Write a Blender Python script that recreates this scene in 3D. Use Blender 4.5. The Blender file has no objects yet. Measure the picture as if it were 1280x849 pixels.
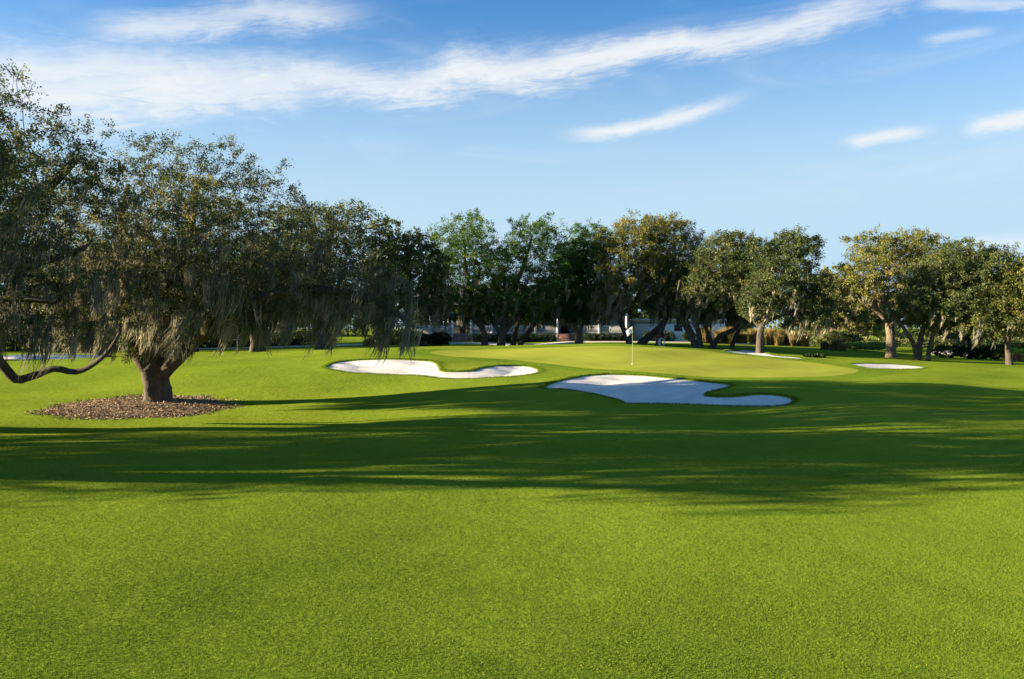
import bpy, math, random
import numpy as np
from mathutils import Vector

rng = np.random.default_rng(7)
random.seed(7)
SC = bpy.context.scene
COL = SC.collection
R = math.radians

# ------------------------------------------------------------------ camera model
CAM_H = 2.9
LENS = 28.0
F = LENS / 36.0 * 1280.0
PITCH = math.atan((424.5 - 410.0) / F)


def ray(px, py):
    a, b = px - 640.0, 424.5 - py
    return np.array([a, F * math.cos(PITCH) + b * math.sin(PITCH), -F * math.sin(PITCH) + b * math.cos(PITCH)])


def P(px, py, d):
    """world point seen at a pixel of the 1280x849 photograph, at depth d"""
    r = ray(px, py)
    return np.array([0, 0, CAM_H]) + r * (d / r[1])


SUN_EL, SUN_AZ_TRAVEL = 13.5, 84.0     # light travels towards this bearing (clockwise from +Y)
SHADOW = np.array([math.sin(R(SUN_AZ_TRAVEL)), math.cos(R(SUN_AZ_TRAVEL))])

# ------------------------------------------------------------------ object helpers


def tag(o, label=None, cat=None, group=None, kind=None):
    if label: o['label'] = label
    if cat: o['category'] = cat
    if group: o['group'] = group
    if kind: o['kind'] = kind
    return o


def empty(name, loc, label, cat, group=None, kind=None):
    o = bpy.data.objects.new(name, None)
    o.empty_display_size = 0.5
    COL.objects.link(o)
    o.location = [float(v) for v in loc]
    return tag(o, label, cat, group, kind)


def mesh_np(name, V, Fs, mat, parent=None, smooth=False, attr=None, origin=(0, 0, 0)):
    """ONE mesh object out of numpy vertices and a list of face arrays (n,3) / (n,4)"""
    V = np.asarray(V, dtype=np.float32) - np.asarray(origin, dtype=np.float32)
    if isinstance(Fs, np.ndarray): Fs = [Fs]
    Fs = [f for f in Fs if len(f)]
    me = bpy.data.meshes.new(name)
    me.vertices.add(len(V))
    me.vertices.foreach_set('co', V.ravel())
    nl = sum(f.size for f in Fs)
    npoly = sum(len(f) for f in Fs)
    me.loops.add(nl)
    me.polygons.add(npoly)
    me.loops.foreach_set('vertex_index', np.concatenate([f.ravel() for f in Fs]).astype(np.int32))
    starts, s = [], 0
    for f in Fs:
        k = f.shape[1]
        starts.append(s + np.arange(len(f)) * k)
        s += f.size
    me.polygons.foreach_set('loop_start', np.concatenate(starts).astype(np.int32))
    if attr:
        for an, av in attr.items():
            at = me.attributes.new(an, 'FLOAT', 'POINT')
            at.data.foreach_set('value', np.asarray(av, dtype=np.float32))
    me.update(calc_edges=True)
    if smooth:
        me.polygons.foreach_set('use_smooth', np.ones(npoly, dtype=bool))
    me.validate()
    me.materials.append(mat)
    o = bpy.data.objects.new(name, me)
    COL.objects.link(o)
    if parent is not None:
        o.parent = parent
    else:
        o.location = [float(v) for v in origin]
    return o


class MB:
    """collects boxes, bars and prisms of one mesh"""

    def __init__(self):
        self.v, self.q, self.t = [], [], []
        self.n = 0

    def _add(self, v, q=(), t=()):
        self.v += [tuple(map(float, p)) for p in v]
        self.q += [tuple(i + self.n for i in f) for f in q]
        self.t += [tuple(i + self.n for i in f) for f in t]
        self.n += len(v)

    def box(self, x0, x1, y0, y1, z0, z1):
        self._add([(x0, y0, z0), (x1, y0, z0), (x1, y1, z0), (x0, y1, z0), (x0, y0, z1), (x1, y0, z1), (x1, y1, z1), (x0, y1, z1)],
                  [(0, 3, 2, 1), (4, 5, 6, 7), (0, 1, 5, 4), (1, 2, 6, 5), (2, 3, 7, 6), (3, 0, 4, 7)])
        return self

    def tube(self, pts, radii, n=8, cap=True):
        v, f = tube_np(np.asarray(pts, float), np.asarray(radii, float), n)
        self._add(v, [tuple(r) for r in f])
        if cap:
            k = len(pts)
            base = self.n - len(v)
            self.v.append(tuple(pts[-1])); c = self.n; self.n += 1
            for i in range(n):
                self.t.append((base + (k - 1) * n + i, base + (k - 1) * n + (i + 1) % n, c))
        return self

    def obj(self, name, mat, parent=None, smooth=False, origin=(0, 0, 0)):
        Fs = []
        if self.q: Fs.append(np.array(self.q))
        if self.t: Fs.append(np.array(self.t))
        return mesh_np(name, np.array(self.v), Fs, mat, parent, smooth, origin=origin)


def tube_np(pts, rad, n):
    k = len(pts)
    tan = np.gradient(pts, axis=0)
    tan /= np.linalg.norm(tan, axis=1, keepdims=True) + 1e-9
    ref = np.array([1.0, 0, 0]) if abs(tan[0][0]) < 0.8 else np.array([0, 1.0, 0])
    us = np.empty((k, 3))
    u = ref - tan[0] * ref.dot(tan[0])
    for i in range(k):
        u = u - tan[i] * u.dot(tan[i])
        u = u / (np.linalg.norm(u) + 1e-9)
        us[i] = u
    ws = np.cross(tan, us)
    a = np.arange(n) * (2 * math.pi / n)
    v = pts[:, None, :] + rad[:, None, None] * (np.cos(a)[None, :, None] * us[:, None, :] + np.sin(a)[None, :, None] * ws[:, None, :])
    i = np.arange(k - 1)[:, None] * n
    j = np.arange(n)[None, :]
    f = np.stack([i + j, i + (j + 1) % n, i + n + (j + 1) % n, i + n + j], axis=-1).reshape(-1, 4)
    return v.reshape(-1, 3), f


# ------------------------------------------------------------------ materials


class NT:
    def __init__(self, nt):
        self.nt = nt

    def n(self, typ, **kw):
        nd = self.nt.nodes.new(typ)
        for k, v in kw.items():
            if k == 'inp':
                for kk, vv in v.items():
                    self.set(nd.inputs[kk], vv)
            else:
                setattr(nd, k, v)
        return nd

    def set(self, sock, v):
        if isinstance(v, bpy.types.NodeSocket):
            self.nt.links.new(v, sock)
        elif isinstance(v, (tuple, list)) and len(v) == 3 and sock.type == 'RGBA':
            sock.default_value = (*v, 1)
        else:
            sock.default_value = v

    def m(self, op, a, b=0.0, c=0.0, clamp=False):
        nd = self.n('ShaderNodeMath', operation=op, use_clamp=clamp)
        for i, v in enumerate((a, b, c)):
            if i < len(nd.inputs): self.set(nd.inputs[i], v)
        return nd.outputs[0]

    def mix(self, fac, a, b, blend='MIX'):
        nd = self.n('ShaderNodeMix', data_type='RGBA', blend_type=blend)
        self.set(nd.inputs[0], fac); self.set(nd.inputs[6], a); self.set(nd.inputs[7], b)
        return nd.outputs[2]

    def noise(self, scale, detail=4, rough=0.55, vec=None, dist=0.0, dims='3D'):
        nd = self.n('ShaderNodeTexNoise', noise_dimensions=dims, inp={'Scale': scale, 'Detail': detail, 'Roughness': rough, 'Distortion': dist})
        if vec is not None: self.set(nd.inputs['Vector'], vec)
        return nd.outputs['Fac']

    def ramp(self, fac, stops):
        nd = self.n('ShaderNodeValToRGB')
        cr = nd.color_ramp
        while len(cr.elements) < len(stops): cr.elements.new(0.5)
        for e, (p, c) in zip(cr.elements, stops):
            e.position = p
            e.color = (*c, 1) if len(c) == 3 else c
        self.set(nd.inputs[0], fac)
        return nd.outputs[0]

    def mapr(self, v, a, b, c=0.0, d=1.0, smooth=False):
        nd = self.n('ShaderNodeMapRange', interpolation_type='SMOOTHSTEP' if smooth else 'LINEAR')
        for i, x in enumerate((v, a, b, c, d)): self.set(nd.inputs[i], x)
        return nd.outputs[0]


def material(name):
    m = bpy.data.materials.new(name)
    m.use_nodes = True
    t = NT(m.node_tree)
    bs = m.node_tree.nodes['Principled BSDF']
    return m, t, bs


def simple(name, col, rough=0.7, var=0.25, scale=3.0, bump=0.0, bscale=20.0, metallic=0.0, spec=0.3):
    m, t, bs = material(name)
    tc = t.n('ShaderNodeTexCoord').outputs['Object']
    nz = t.noise(scale, 5, 0.6, tc)
    c = t.mix(nz, tuple(v * (1 - var) for v in col), tuple(min(1, v * (1 + var)) for v in col))
    t.set(bs.inputs['Base Color'], c)
    bs.inputs['Roughness'].default_value = rough
    bs.inputs['Metallic'].default_value = metallic
    bs.inputs['Specular IOR Level'].default_value = spec
    if bump:
        b = t.n('ShaderNodeBump', inp={'Strength': bump, 'Distance': 0.03, 'Height': t.noise(bscale, 4, 0.6, tc)})
        t.set(bs.inputs['Normal'], b.outputs[0])
    return m


def leafy(name, stops, trans=0.35, rough=0.55, tcol=None, spec=0.25):
    """leaves, moss, blades: colour by a per-leaf attribute, part of the light passes through"""
    m, t, bs = material(name)
    at = t.n('ShaderNodeAttribute', attribute_name='tint')
    c = t.ramp(at.outputs['Fac'], stops)
    t.set(bs.inputs['Base Color'], c)
    bs.inputs['Roughness'].default_value = rough
    bs.inputs['Specular IOR Level'].default_value = spec
    tr = t.n('ShaderNodeBsdfTranslucent')
    t.set(tr.inputs[0], t.mix(1.0, c, tcol or (1.0, 1.0, 0.6), 'MULTIPLY'))
    mx = t.n('ShaderNodeMixShader', inp={0: trans})
    t.nt.links.new(bs.outputs[0], mx.inputs[1])
    t.nt.links.new(tr.outputs[0], mx.inputs[2])
    t.nt.links.new(mx.outputs[0], m.node_tree.nodes['Material Output'].inputs[0])
    return m


def grass_material(name, dark, mid, light, bump=0.35):
    m, t, bs = material(name)
    pos = t.n('ShaderNodeNewGeometry').outputs['Position']
    big = t.noise(0.12, 3, 0.55, pos)
    med = t.noise(1.3, 4, 0.6, pos)
    fine = t.noise(14.0, 5, 0.7, pos)
    vf = t.noise(55.0, 3, 0.7, pos)
    a = t.m('ADD', t.m('MULTIPLY', big, 0.36), t.m('MULTIPLY', med, 0.22))
    a = t.m('ADD', a, t.m('ADD', t.m('MULTIPLY', fine, 0.28), t.m('MULTIPLY', vf, 0.14)))
    c = t.ramp(t.mapr(a, 0.34, 0.66), [(0.0, dark), (0.5, mid), (1.0, light)])
    t.set(bs.inputs['Base Color'], c)
    bs.inputs['Roughness'].default_value = 0.85
    bs.inputs['Specular IOR Level'].default_value = 0.0
    bs.inputs['Sheen Weight'].default_value = 0.0
    h = t.m('ADD', t.m('MULTIPLY', t.noise(22.0, 5, 0.75, pos), 0.7), t.m('MULTIPLY', t.noise(4.0, 4, 0.65, pos), 1.3))
    b = t.n('ShaderNodeBump', inp={'Strength': bump, 'Distance': 0.03, 'Height': h})
    t.set(bs.inputs['Normal'], b.outputs[0])
    return m


M = {}
M['grass'] = grass_material('fairway_grass', (0.103, 0.160, 0.014), (0.152, 0.212, 0.019), (0.203, 0.262, 0.026), 0.7)
M['green'] = grass_material('putting_green_grass', (0.25, 0.278, 0.036), (0.275, 0.303, 0.041), (0.305, 0.328, 0.047), 0.12)
M['collar'] = grass_material('collar_grass', (0.085, 0.150, 0.013), (0.128, 0.198, 0.017), (0.170, 0.240, 0.023), 0.8)
M['blade'] = leafy('grass_blade', [(0.0, (0.080, 0.136, 0.011)), (0.55, (0.120, 0.180, 0.015)), (0.93, (0.168, 0.222, 0.023)), (1.0, (0.36, 0.34, 0.08))],
                   trans=0.3, rough=0.7, spec=0.08)
LEAF_STOPS = [(0.0, (0.034, 0.056, 0.017)), (0.42, (0.064, 0.092, 0.025)), (0.74, (0.128, 0.144, 0.042)), (1.0, (0.25, 0.225, 0.09))]
M['leaf'] = leafy('oak_leaf', LEAF_STOPS, 0.3)
M['leaf_front'] = leafy('front_oak_leaf', [(0.0, (0.026, 0.045, 0.020)), (0.40, (0.058, 0.084, 0.030)), (0.72, (0.132, 0.146, 0.052)), (1.0, (0.31, 0.27, 0.14))], 0.38)
M['leaf_deep'] = leafy('deep_green_leaf', [(0.0, (0.020, 0.068, 0.012)), (0.5, (0.045, 0.118, 0.016)), (0.85, (0.105, 0.17, 0.022)), (1.0, (0.22, 0.23, 0.05))], 0.33)
M['leaf_gold'] = leafy('spring_gold_leaf', [(0.0, (0.048, 0.070, 0.016)), (0.35, (0.098, 0.122, 0.024)), (0.72, (0.195, 0.188, 0.036)), (1.0, (0.33, 0.26, 0.075))], 0.34)
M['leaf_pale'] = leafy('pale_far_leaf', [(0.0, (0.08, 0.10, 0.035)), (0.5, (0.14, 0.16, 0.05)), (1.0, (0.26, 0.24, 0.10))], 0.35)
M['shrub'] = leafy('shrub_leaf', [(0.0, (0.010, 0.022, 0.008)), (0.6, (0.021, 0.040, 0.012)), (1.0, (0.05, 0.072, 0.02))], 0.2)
M['cover'] = leafy('ground_cover_leaf', [(0.0, (0.06, 0.12, 0.02)), (0.6, (0.12, 0.20, 0.03)), (1.0, (0.22, 0.28, 0.05))], 0.3)
M['moss'] = leafy('spanish_moss', [(0.0, (0.115, 0.118, 0.096)), (0.6, (0.22, 0.213, 0.165)), (1.0, (0.39, 0.35, 0.25))], 0.36, 0.9, (1, 1, 0.92), 0.05)
M['straw'] = leafy('dry_grass', [(0.0, (0.11, 0.09, 0.035)), (0.5, (0.27, 0.205, 0.08)), (1.0, (0.43, 0.33, 0.15))], 0.3, 0.8, (1, 1, 0.8), 0.1)
M['chip'] = leafy('mulch_chip', [(0.0, (0.13, 0.092, 0.055)), (0.5, (0.27, 0.20, 0.12)), (1.0, (0.46, 0.37, 0.24))], 0.0, 0.85, None, 0.1)


def bark(name, c0, c1):
    m, t, bs = material(name)
    pos = t.n('ShaderNodeNewGeometry').outputs['Position']
    mp = t.n('ShaderNodeMapping', inp={'Scale': (1, 1, 0.28)})
    t.set(mp.inputs[0], pos)
    vz = t.noise(9.0, 6, 0.65, mp.outputs[0], 0.6)
    big = t.noise(0.9, 3, 0.5, pos)
    c = t.ramp(t.m('ADD', t.m('MULTIPLY', vz, 0.65), t.m('MULTIPLY', big, 0.35)), [(0.3, c0), (0.7, c1)])
    t.set(bs.inputs['Base Color'], c)
    bs.inputs['Roughness'].default_value = 0.92
    bs.inputs['Specular IOR Level'].default_value = 0.1
    b = t.n('ShaderNodeBump', inp={'Strength': 0.9, 'Distance': 0.06, 'Height': vz})
    t.set(bs.inputs['Normal'], b.outputs[0])
    return m


M['bark'] = bark('oak_bark', (0.032, 0.027, 0.022), (0.12, 0.102, 0.083))
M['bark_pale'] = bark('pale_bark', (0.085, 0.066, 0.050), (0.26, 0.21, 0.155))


def sand_material():
    m, t, bs = material('bunker_sand')
    pos = t.n('ShaderNodeNewGeometry').outputs['Position']
    a = t.noise(1.1, 4, 0.6, pos)
    b_ = t.noise(18, 4, 0.65, pos)
    c = t.ramp(t.m('ADD', t.m('MULTIPLY', a, 0.6), t.m('MULTIPLY', b_, 0.4)), [(0.25, (0.43, 0.415, 0.375)), (0.72, (0.67, 0.65, 0.60))])
    t.set(bs.inputs['Base Color'], c)
    bs.inputs['Roughness'].default_value = 0.95
    bs.inputs['Specular IOR Level'].default_value = 0.05
    h = t.m('ADD', t.m('MULTIPLY', t.noise(6.0, 4, 0.6, pos, 0.4), 1.0), t.m('MULTIPLY', b_, 0.35))
    b = t.n('ShaderNodeBump', inp={'Strength': 0.35, 'Distance': 0.05, 'Height': h})
    t.set(bs.inputs['Normal'], b.outputs[0])
    return m


M['sand'] = sand_material()
M['mulch'] = simple('mulch_soil', (0.21, 0.15, 0.095), 0.95, 0.6, 9.0, 0.8, 30.0, spec=0.05)
M['path'] = simple('cart_path_concrete', (0.46, 0.43, 0.38), 0.9, 0.15, 1.0, 0.1)
M['white'] = simple('white_paint', (0.74, 0.75, 0.76), 0.5, 0.05, 1.0)
M['pole'] = simple('flag_pole_paint', (0.42, 0.42, 0.30), 0.5, 0.05, 1.0)
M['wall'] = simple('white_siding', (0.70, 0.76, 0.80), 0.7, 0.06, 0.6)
M['shade_wall'] = simple('shaded_porch_wall', (0.16, 0.16, 0.16), 0.8, 0.15, 0.6)  # wall colour darkened to hold the shade under the porch roof
M['roof'] = simple('dark_shingle', (0.055, 0.055, 0.06), 0.9, 0.3, 4.0, 0.4)
M['deck'] = simple('porch_deck', (0.30, 0.27, 0.24), 0.8, 0.2, 2.0)
M['door'] = simple('dark_door', (0.03, 0.025, 0.022), 0.4, 0.2, 1.0)
M['trim'] = simple('grey_trim', (0.16, 0.19, 0.22), 0.6, 0.1, 1.0)


def glass_mat():
    m, t, bs = material('window_glass')
    bs.inputs['Base Color'].default_value = (0.02, 0.025, 0.03, 1)
    bs.inputs['Roughness'].default_value = 0.08
    bs.inputs['Specular IOR Level'].default_value = 0.8
    return m


M['glass'] = glass_mat()


def brick_mat():
    m, t, bs = material('red_brick')
    tc = t.n('ShaderNodeTexCoord').outputs['Object']
    mp = t.n('ShaderNodeMapping', inp={'Rotation': (R(90), 0, 0)})
    t.set(mp.inputs[0], tc)
    bk = t.n('ShaderNodeTexBrick', inp={'Scale': 4.0, 'Color1': (0.24, 0.085, 0.055, 1), 'Color2': (0.17, 0.06, 0.04, 1), 'Mortar': (0.3, 0.26, 0.22, 1)})
    t.set(bk.inputs['Vector'], mp.outputs[0])
    t.set(bs.inputs['Base Color'], bk.outputs[0])
    bs.inputs['Roughness'].default_value = 0.9
    return m


M['brick'] = brick_mat()

# ------------------------------------------------------------------ terrain (thin plate spline through surveyed points)
CTRL = []
for X in (-34, -17, 0, 17, 34):
    for Y in (-30, -6, 4, 9, 14, 19):
        CTRL.append((X * (1 + max(0, -Y) / 30), Y, 0.0))
for px, py, d in [
    (-60, 505, 30.4), (60, 505, 30.4), (200, 505, 30.4), (330, 508, 29.8), (450, 512, 29.0),
    (-260, 458, 46), (0, 454, 46), (110, 450, 47), (250, 448, 48), (330, 446, 49), (400, 440.5, 51), (470, 436, 54),
    (420, 463, 38.5), (560, 474, 36), (640, 472, 36.5), (676, 464, 39), (460, 449.5, 42.5), (530, 454, 41), (600, 457.5, 40.5),
    (685, 487, 32), (775, 500, 30), (900, 507.5, 29), (990, 503, 29.5), (730, 470, 36.5), (850, 472, 35.5), (912, 481, 33.5),
    (1040, 490, 32), (1150, 480, 36), (1290, 493, 33), (1280, 477, 42), (1500, 480, 42),
    (690, 459, 41), (780, 466, 38.5), (900, 471.5, 37.5), (1000, 474, 38.5), (1080, 466, 44),
    (540, 435, 58), (640, 433.5, 60), (740, 430, 62.5), (820, 432.5, 63), (900, 438, 62), (945, 442.5, 60.5), (1005, 449, 57), (1065, 457, 52),
    (600, 446, 49), (780, 447, 49), (920, 455, 48),
    (620, 437, 80), (700, 436, 80), (785, 431, 82), (870, 436.5, 78), (950, 438, 79), (1030, 444, 78),
    (520, 427, 100), (700, 426.5, 100), (850, 427, 104),
    (1060, 457, 53), (1150, 459, 52.5), (1105, 453, 56), (1185, 455.5, 56), (1240, 460, 53), (1290, 466, 50), (1500, 470, 52),
    (1114, 443.5, 80), (1147, 446.5, 77), (1280, 455, 72), (1450, 455, 75), (1180, 447, 92), (1060, 436, 95),
    (405, 438, 70), (300, 444, 66), (200, 446, 70), (50, 446, 72), (-200, 450, 72), (480, 433, 74), (250, 438, 90), (20, 440, 95), (-300, 440, 100),
]:
    p = P(px, py, d)
    CTRL.append(tuple(p))
for X in (-160, -80, 0, 80, 160):
    CTRL.append((X, 150, 0.6)); CTRL.append((X * 2, 260, 0.6))
    if abs(X) > 60:
        CTRL.append((X, 0, 0.0)); CTRL.append((X, 60, 0.3))
CTRL = np.array(CTRL)


def tps_fit(c, lam):
    n = len(c)
    xy = c[:, :2] / 50.0
    d2 = ((xy[:, None] - xy[None]) ** 2).sum(-1)
    K = 0.5 * d2 * np.log(d2 + 1e-12) + lam * np.eye(n)
    A = np.zeros((n + 3, n + 3))
    A[:n, :n] = K
    A[:n, n] = 1; A[:n, n + 1:] = xy
    A[n, :n] = 1; A[n + 1:, :n] = xy.T
    return np.linalg.solve(A, np.concatenate([c[:, 2], np.zeros(3)]))


TPS = tps_fit(CTRL, 0.0006)


def base_z(x, y):
    x = np.asarray(x, float); y = np.asarray(y, float)
    sh = np.broadcast(x, y).shape
    xf = np.clip(np.broadcast_to(x, sh).ravel(), -260, 260) / 50.0
    yf = np.clip(np.broadcast_to(y, sh).ravel(), -40, 260) / 50.0
    out = np.empty(len(xf))
    cx, cy = CTRL[:, 0] / 50.0, CTRL[:, 1] / 50.0
    n = len(CTRL)
    for s in range(0, len(xf), 20000):
        e = s + 20000
        d2 = (xf[s:e, None] - cx) ** 2 + (yf[s:e, None] - cy) ** 2
        out[s:e] = (0.5 * d2 * np.log(d2 + 1e-12)) @ TPS[:n] + TPS[n] + TPS[n + 1] * xf[s:e] + TPS[n + 2] * yf[s:e]
    return np.clip(out, -2.0, 2.6).reshape(sh)


def hit(px, py, dmin=6.0, dmax=130.0):
    """where the ray of a pixel first meets the ground"""
    r = ray(px, py)
    t = np.arange(dmin, dmax, 0.1)
    x = r[0] / r[1] * t
    z = CAM_H + r[2] / r[1] * t
    g = base_z(x, t)
    k = np.nonzero(z <= g)[0]
    i = k[0] if len(k) else len(t) - 1
    return np.array([x[i], t[i], g[i]])


def smooth_closed(pts, per=6):
    """Catmull-Rom through a closed outline"""
    pts = np.asarray(pts, float)
    n = len(pts)
    out = []
    for i in range(n):
        p0, p1, p2, p3 = pts[i - 1], pts[i], pts[(i + 1) % n], pts[(i + 2) % n]
        for k in range(per):
            t = k / per
            out.append(0.5 * ((2 * p1) + (-p0 + p2) * t + (2 * p0 - 5 * p1 + 4 * p2 - p3) * t * t + (-p0 + 3 * p1 - 3 * p2 + p3) * t ** 3))
    return np.array(out)


def sdf(poly, x, y):
    """signed distance to a closed outline, negative inside; flat arrays"""
    q = np.stack([x, y], -1)
    a, b = poly, np.roll(poly, -1, 0)
    best = np.full(len(q), 1e9)
    inside = np.zeros(len(q), bool)
    for p0, p1 in zip(a, b):
        e = p1 - p0
        w = q - p0
        t = np.clip((w @ e) / (e @ e + 1e-12), 0, 1)
        best = np.minimum(best, ((w - t[:, None] * e) ** 2).sum(-1))
        c = (p0[1] > q[:, 1]) != (p1[1] > q[:, 1])
        xi = p0[0] + (q[:, 1] - p0[1]) * e[0] / (e[1] if abs(e[1]) > 1e-12 else 1e-12)
        inside ^= c & (q[:, 0] < xi)
    d = np.sqrt(best)
    return np.where(inside, -d, d)


BUNKERS = [
    dict(label='long pale sand bunker on the bank left of the green, with a shaded blue left tip', px=[
        (408, 457.5), (423, 451.6), (447, 449.8), (489, 449.8), (531, 451), (545, 453), (550, 457.5), (552, 462.6), (564, 464.5), (587, 464), (604, 460), (625, 457),
        (653, 457), (669, 459.4), (675, 463.4), (669, 468), (648, 471.5), (611, 474), (578, 474.4), (552, 472.7), (526, 468.7), (494, 467), (447, 466), (423, 463.4), (411, 461)]),
    dict(label='largest sand bunker, at the front of the green, streaked by tree shadows', px=[
        (679, 483), (700, 476), (725, 470.5), (755, 467.8), (792, 468.2), (840, 471), (880, 475), (905, 477.5), (915, 480.5), (910, 484), (895, 488), (882, 492.5), (888, 495.5), (917, 496),
        (950, 493), (975, 494), (990, 497.5), (992, 502.5), (980, 507), (950, 508), (880, 506), (830, 504.5), (786, 502.7), (775, 499), (755, 494), (725, 489.5), (702, 487.5), (685, 487)]),
    dict(label='thin sunlit sliver of sand bunker along the back right edge of the green', px=[
        (905, 439), (925, 437.5), (945, 439.5), (965, 443), (990, 446), (1008, 449), (985, 448.6), (960, 446.5), (935, 443), (912, 441)]),
    dict(label='small oval sunlit sand bunker to the right of the green', px=[
        (1060, 456.5), (1085, 454.7), (1120, 454.7), (1150, 457), (1156, 459.5), (1140, 461.2), (1100, 461.4), (1078, 459.7)]),
]
for b in BUNKERS:
    raw = np.array([hit(px, py)[:2] for px, py in b['px']])
    b['poly'] = smooth_closed(raw, 5)
    b['bb'] = (*b['poly'].min(0), *b['poly'].max(0))

GREEN_PX = [(528, 440.5), (545, 444.5), (590, 449), (640, 451), (690, 456.5), (735, 461.5), (790, 465.5), (870, 469.8), (944, 473.2), (1005, 473.8), (1060, 469.5), (1085, 464), (1066, 460),
            (1005, 452), (960, 447.5), (920, 443), (880, 438.5), (822, 434.5), (741, 432.5), (684, 434), (620, 436), (560, 437.5)]
GREEN = smooth_closed(np.array([hit(px, py)[:2] for px, py in GREEN_PX]), 6)


def lower_at(x, y):
    """how far the ground is dug out for the bunkers"""
    lo = np.zeros(len(x))
    for b in BUNKERS:
        x0, y0, x1, y1 = b['bb']
        near = (x > x0 - 1.5) & (x < x1 + 1.5) & (y > y0 - 1.5) & (y < y1 + 1.5)
        if near.any():
            s = sdf(b['poly'], x[near], y[near])
            k = 0.26 * np.clip((0.03 - s) / 0.30, 0, 1) + 0.8 * np.clip((-s - 0.27) / 1.0, 0, 1)
            lip = 0.012 * np.exp(-((s - 0.25) / 0.22) ** 2)
            lo[near] += 0.5 * k - lip
    return lo


def micro(x, y):
    fade = np.clip((75 - y) / 20, 0.15, 1)
    return fade * (0.05 * np.sin(0.42 * x + 1.3 * np.sin(0.21 * y)) * np.sin(0.37 * y + 0.7) + 0.022 * np.sin(0.9 * x - 0.6 * y + 1.1 * np.sin(0.5 * y)) + 0.007 * np.sin(2.3 * x + 1.7 * np.sin(0.8 * y)) * np.sin(1.9 * y + np.sin(1.3 * x)))


def ground_z(x, y):
    x = np.atleast_1d(np.asarray(x, float)); y = np.atleast_1d(np.asarray(y, float))
    return base_z(x, y) + micro(x, y) - lower_at(x, y)


def gz(x, y):
    return float(ground_z(x, y)[0])


def seg(a, b, step):
    return list(np.arange(a, b, step))


def geo(start, end, step, g=1.22):
    out, v, s = [], start, step
    while abs(v) < abs(end):
        out.append(v); v += math.copysign(s, end); s *= g
    out.append(end)
    return out


XS = sorted(geo(-42, -1600, 0.8)[1:]) + seg(-42, -13, 0.55) + seg(-13, 13, 0.125) + seg(13, 32, 0.3) + geo(32, 1600, 0.6)
YS = sorted(geo(-8, -300, 2)[1:]) + seg(-8, 5, 1.5) + seg(5, 26, 0.3) + seg(26, 46, 0.125) + seg(46, 70, 0.25) + geo(70, 3000, 0.7, 1.12)
GX, GY = np.meshgrid(np.array(XS), np.array(YS))
gxf, gyf = GX.ravel(), GY.ravel()
GZ = ground_z(gxf, gyf)
nx, ny = len(XS), len(YS)
i = np.arange(ny - 1)[:, None] * nx
j = np.arange(nx - 1)[None, :]
GF = np.stack([i + j, i + j + 1, i + nx + j + 1, i + nx + j], -1).reshape(-1, 4)
go = mesh_np('ground', np.stack([gxf, gyf, GZ], -1), GF, M['grass'], smooth=True)
tag(go, 'mown green fairway turf rolling from the foreground up to the trees', 'grass ground', kind='structure')


def sheet(name, poly, cell, zfun, mat, edge_drop=0.06, edge=0.35, smooth=True):
    """a fine sheet filling an outline; its rim dips under the ground"""
    x0, y0 = poly.min(0) - cell; x1, y1 = poly.max(0) + cell
    xs = np.arange(x0, x1 + cell, cell); ys = np.arange(y0, y1 + cell, cell)
    gx, gy = np.meshgrid(xs, ys)
    fx, fy = gx.ravel(), gy.ravel()
    s = sdf(poly, fx, fy)
    z = zfun(fx, fy, s)
    nx_ = len(xs)
    i = np.arange(len(ys) - 1)[:, None] * nx_
    j = np.arange(nx_ - 1)[None, :]
    f = np.stack([i + j, i + j + 1, i + nx_ + j + 1, i + nx_ + j], -1).reshape(-1, 4)
    keep = (s[f] < 2.2 * cell).all(1)
    f = f[keep]
    used = np.unique(f)
    remap = np.full(len(fx), -1); remap[used] = np.arange(len(used))
    org = np.array([poly[:, 0].mean(), poly[:, 1].mean(), float(base_z(poly[:, 0].mean(), poly[:, 1].mean()))])
    return mesh_np(name, np.stack([fx, fy, z], -1)[used], remap[f], mat, smooth=smooth, origin=org)


# putting green: a closer mown sheet, standing a little proud of the fairway
g = sheet('putting_green', GREEN, 0.22, lambda x, y, s: base_z(x, y) + micro(x, y) + np.clip(-s / 1.2, -0.35, 1) * 0.022 + 0.003, M['green'])
tag(g, 'pale olive closely mown putting green around the flag', 'putting green', kind='structure')

def collar_z(x, y, s):
    return base_z(x, y) + micro(x, y) - lower_at(x, y) + np.clip(-s / 0.6, -0.6, 1) * 0.012


def grown(poly, d_):
    c_ = np.roll(poly, -1, 0) - np.roll(poly, 1, 0)
    n_ = np.stack([c_[:, 1], -c_[:, 0]], -1)
    n_ /= np.linalg.norm(n_, axis=1, keepdims=True)
    area = (poly[:, 0] * np.roll(poly[:, 1], -1) - poly[:, 1] * np.roll(poly[:, 0], -1)).sum()
    return poly + n_ * (d_ if area > 0 else -d_)


g = sheet('green_collar', grown(GREEN, 1.3), 0.15, collar_z, M['collar'])
tag(g, 'slightly deeper green fringe of longer grass around the putting green', 'green collar', kind='structure')

for b in BUNKERS:
    small = b['bb'][3] > 48

    def zs(x, y, s, small=small):
        scoop = 0.04 + 0.19 * np.clip(-s / 1.6, 0, 1) ** 1.2
        rip = 0.020 * np.sin(5.0 * y + 1.5 * np.sin(0.9 * x)) + 0.03 * np.sin(1.7 * x + 2.1 * y) * np.sin(1.1 * y)
        return base_z(x, y) + micro(x, y) - np.where(s > 0, 0.07 + 0.3 * np.clip(s, 0, 1), scoop * (0.55 if small else 1.0)) + rip * np.clip(-s / 0.5, 0, 1) * (0.3 if small else 1.0)
    o = sheet('sand_bunker', b['poly'], 0.12, zs, M['sand'])
    tag(o, b['label'], 'sand bunker', 'sand bunkers', kind='structure')
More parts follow.
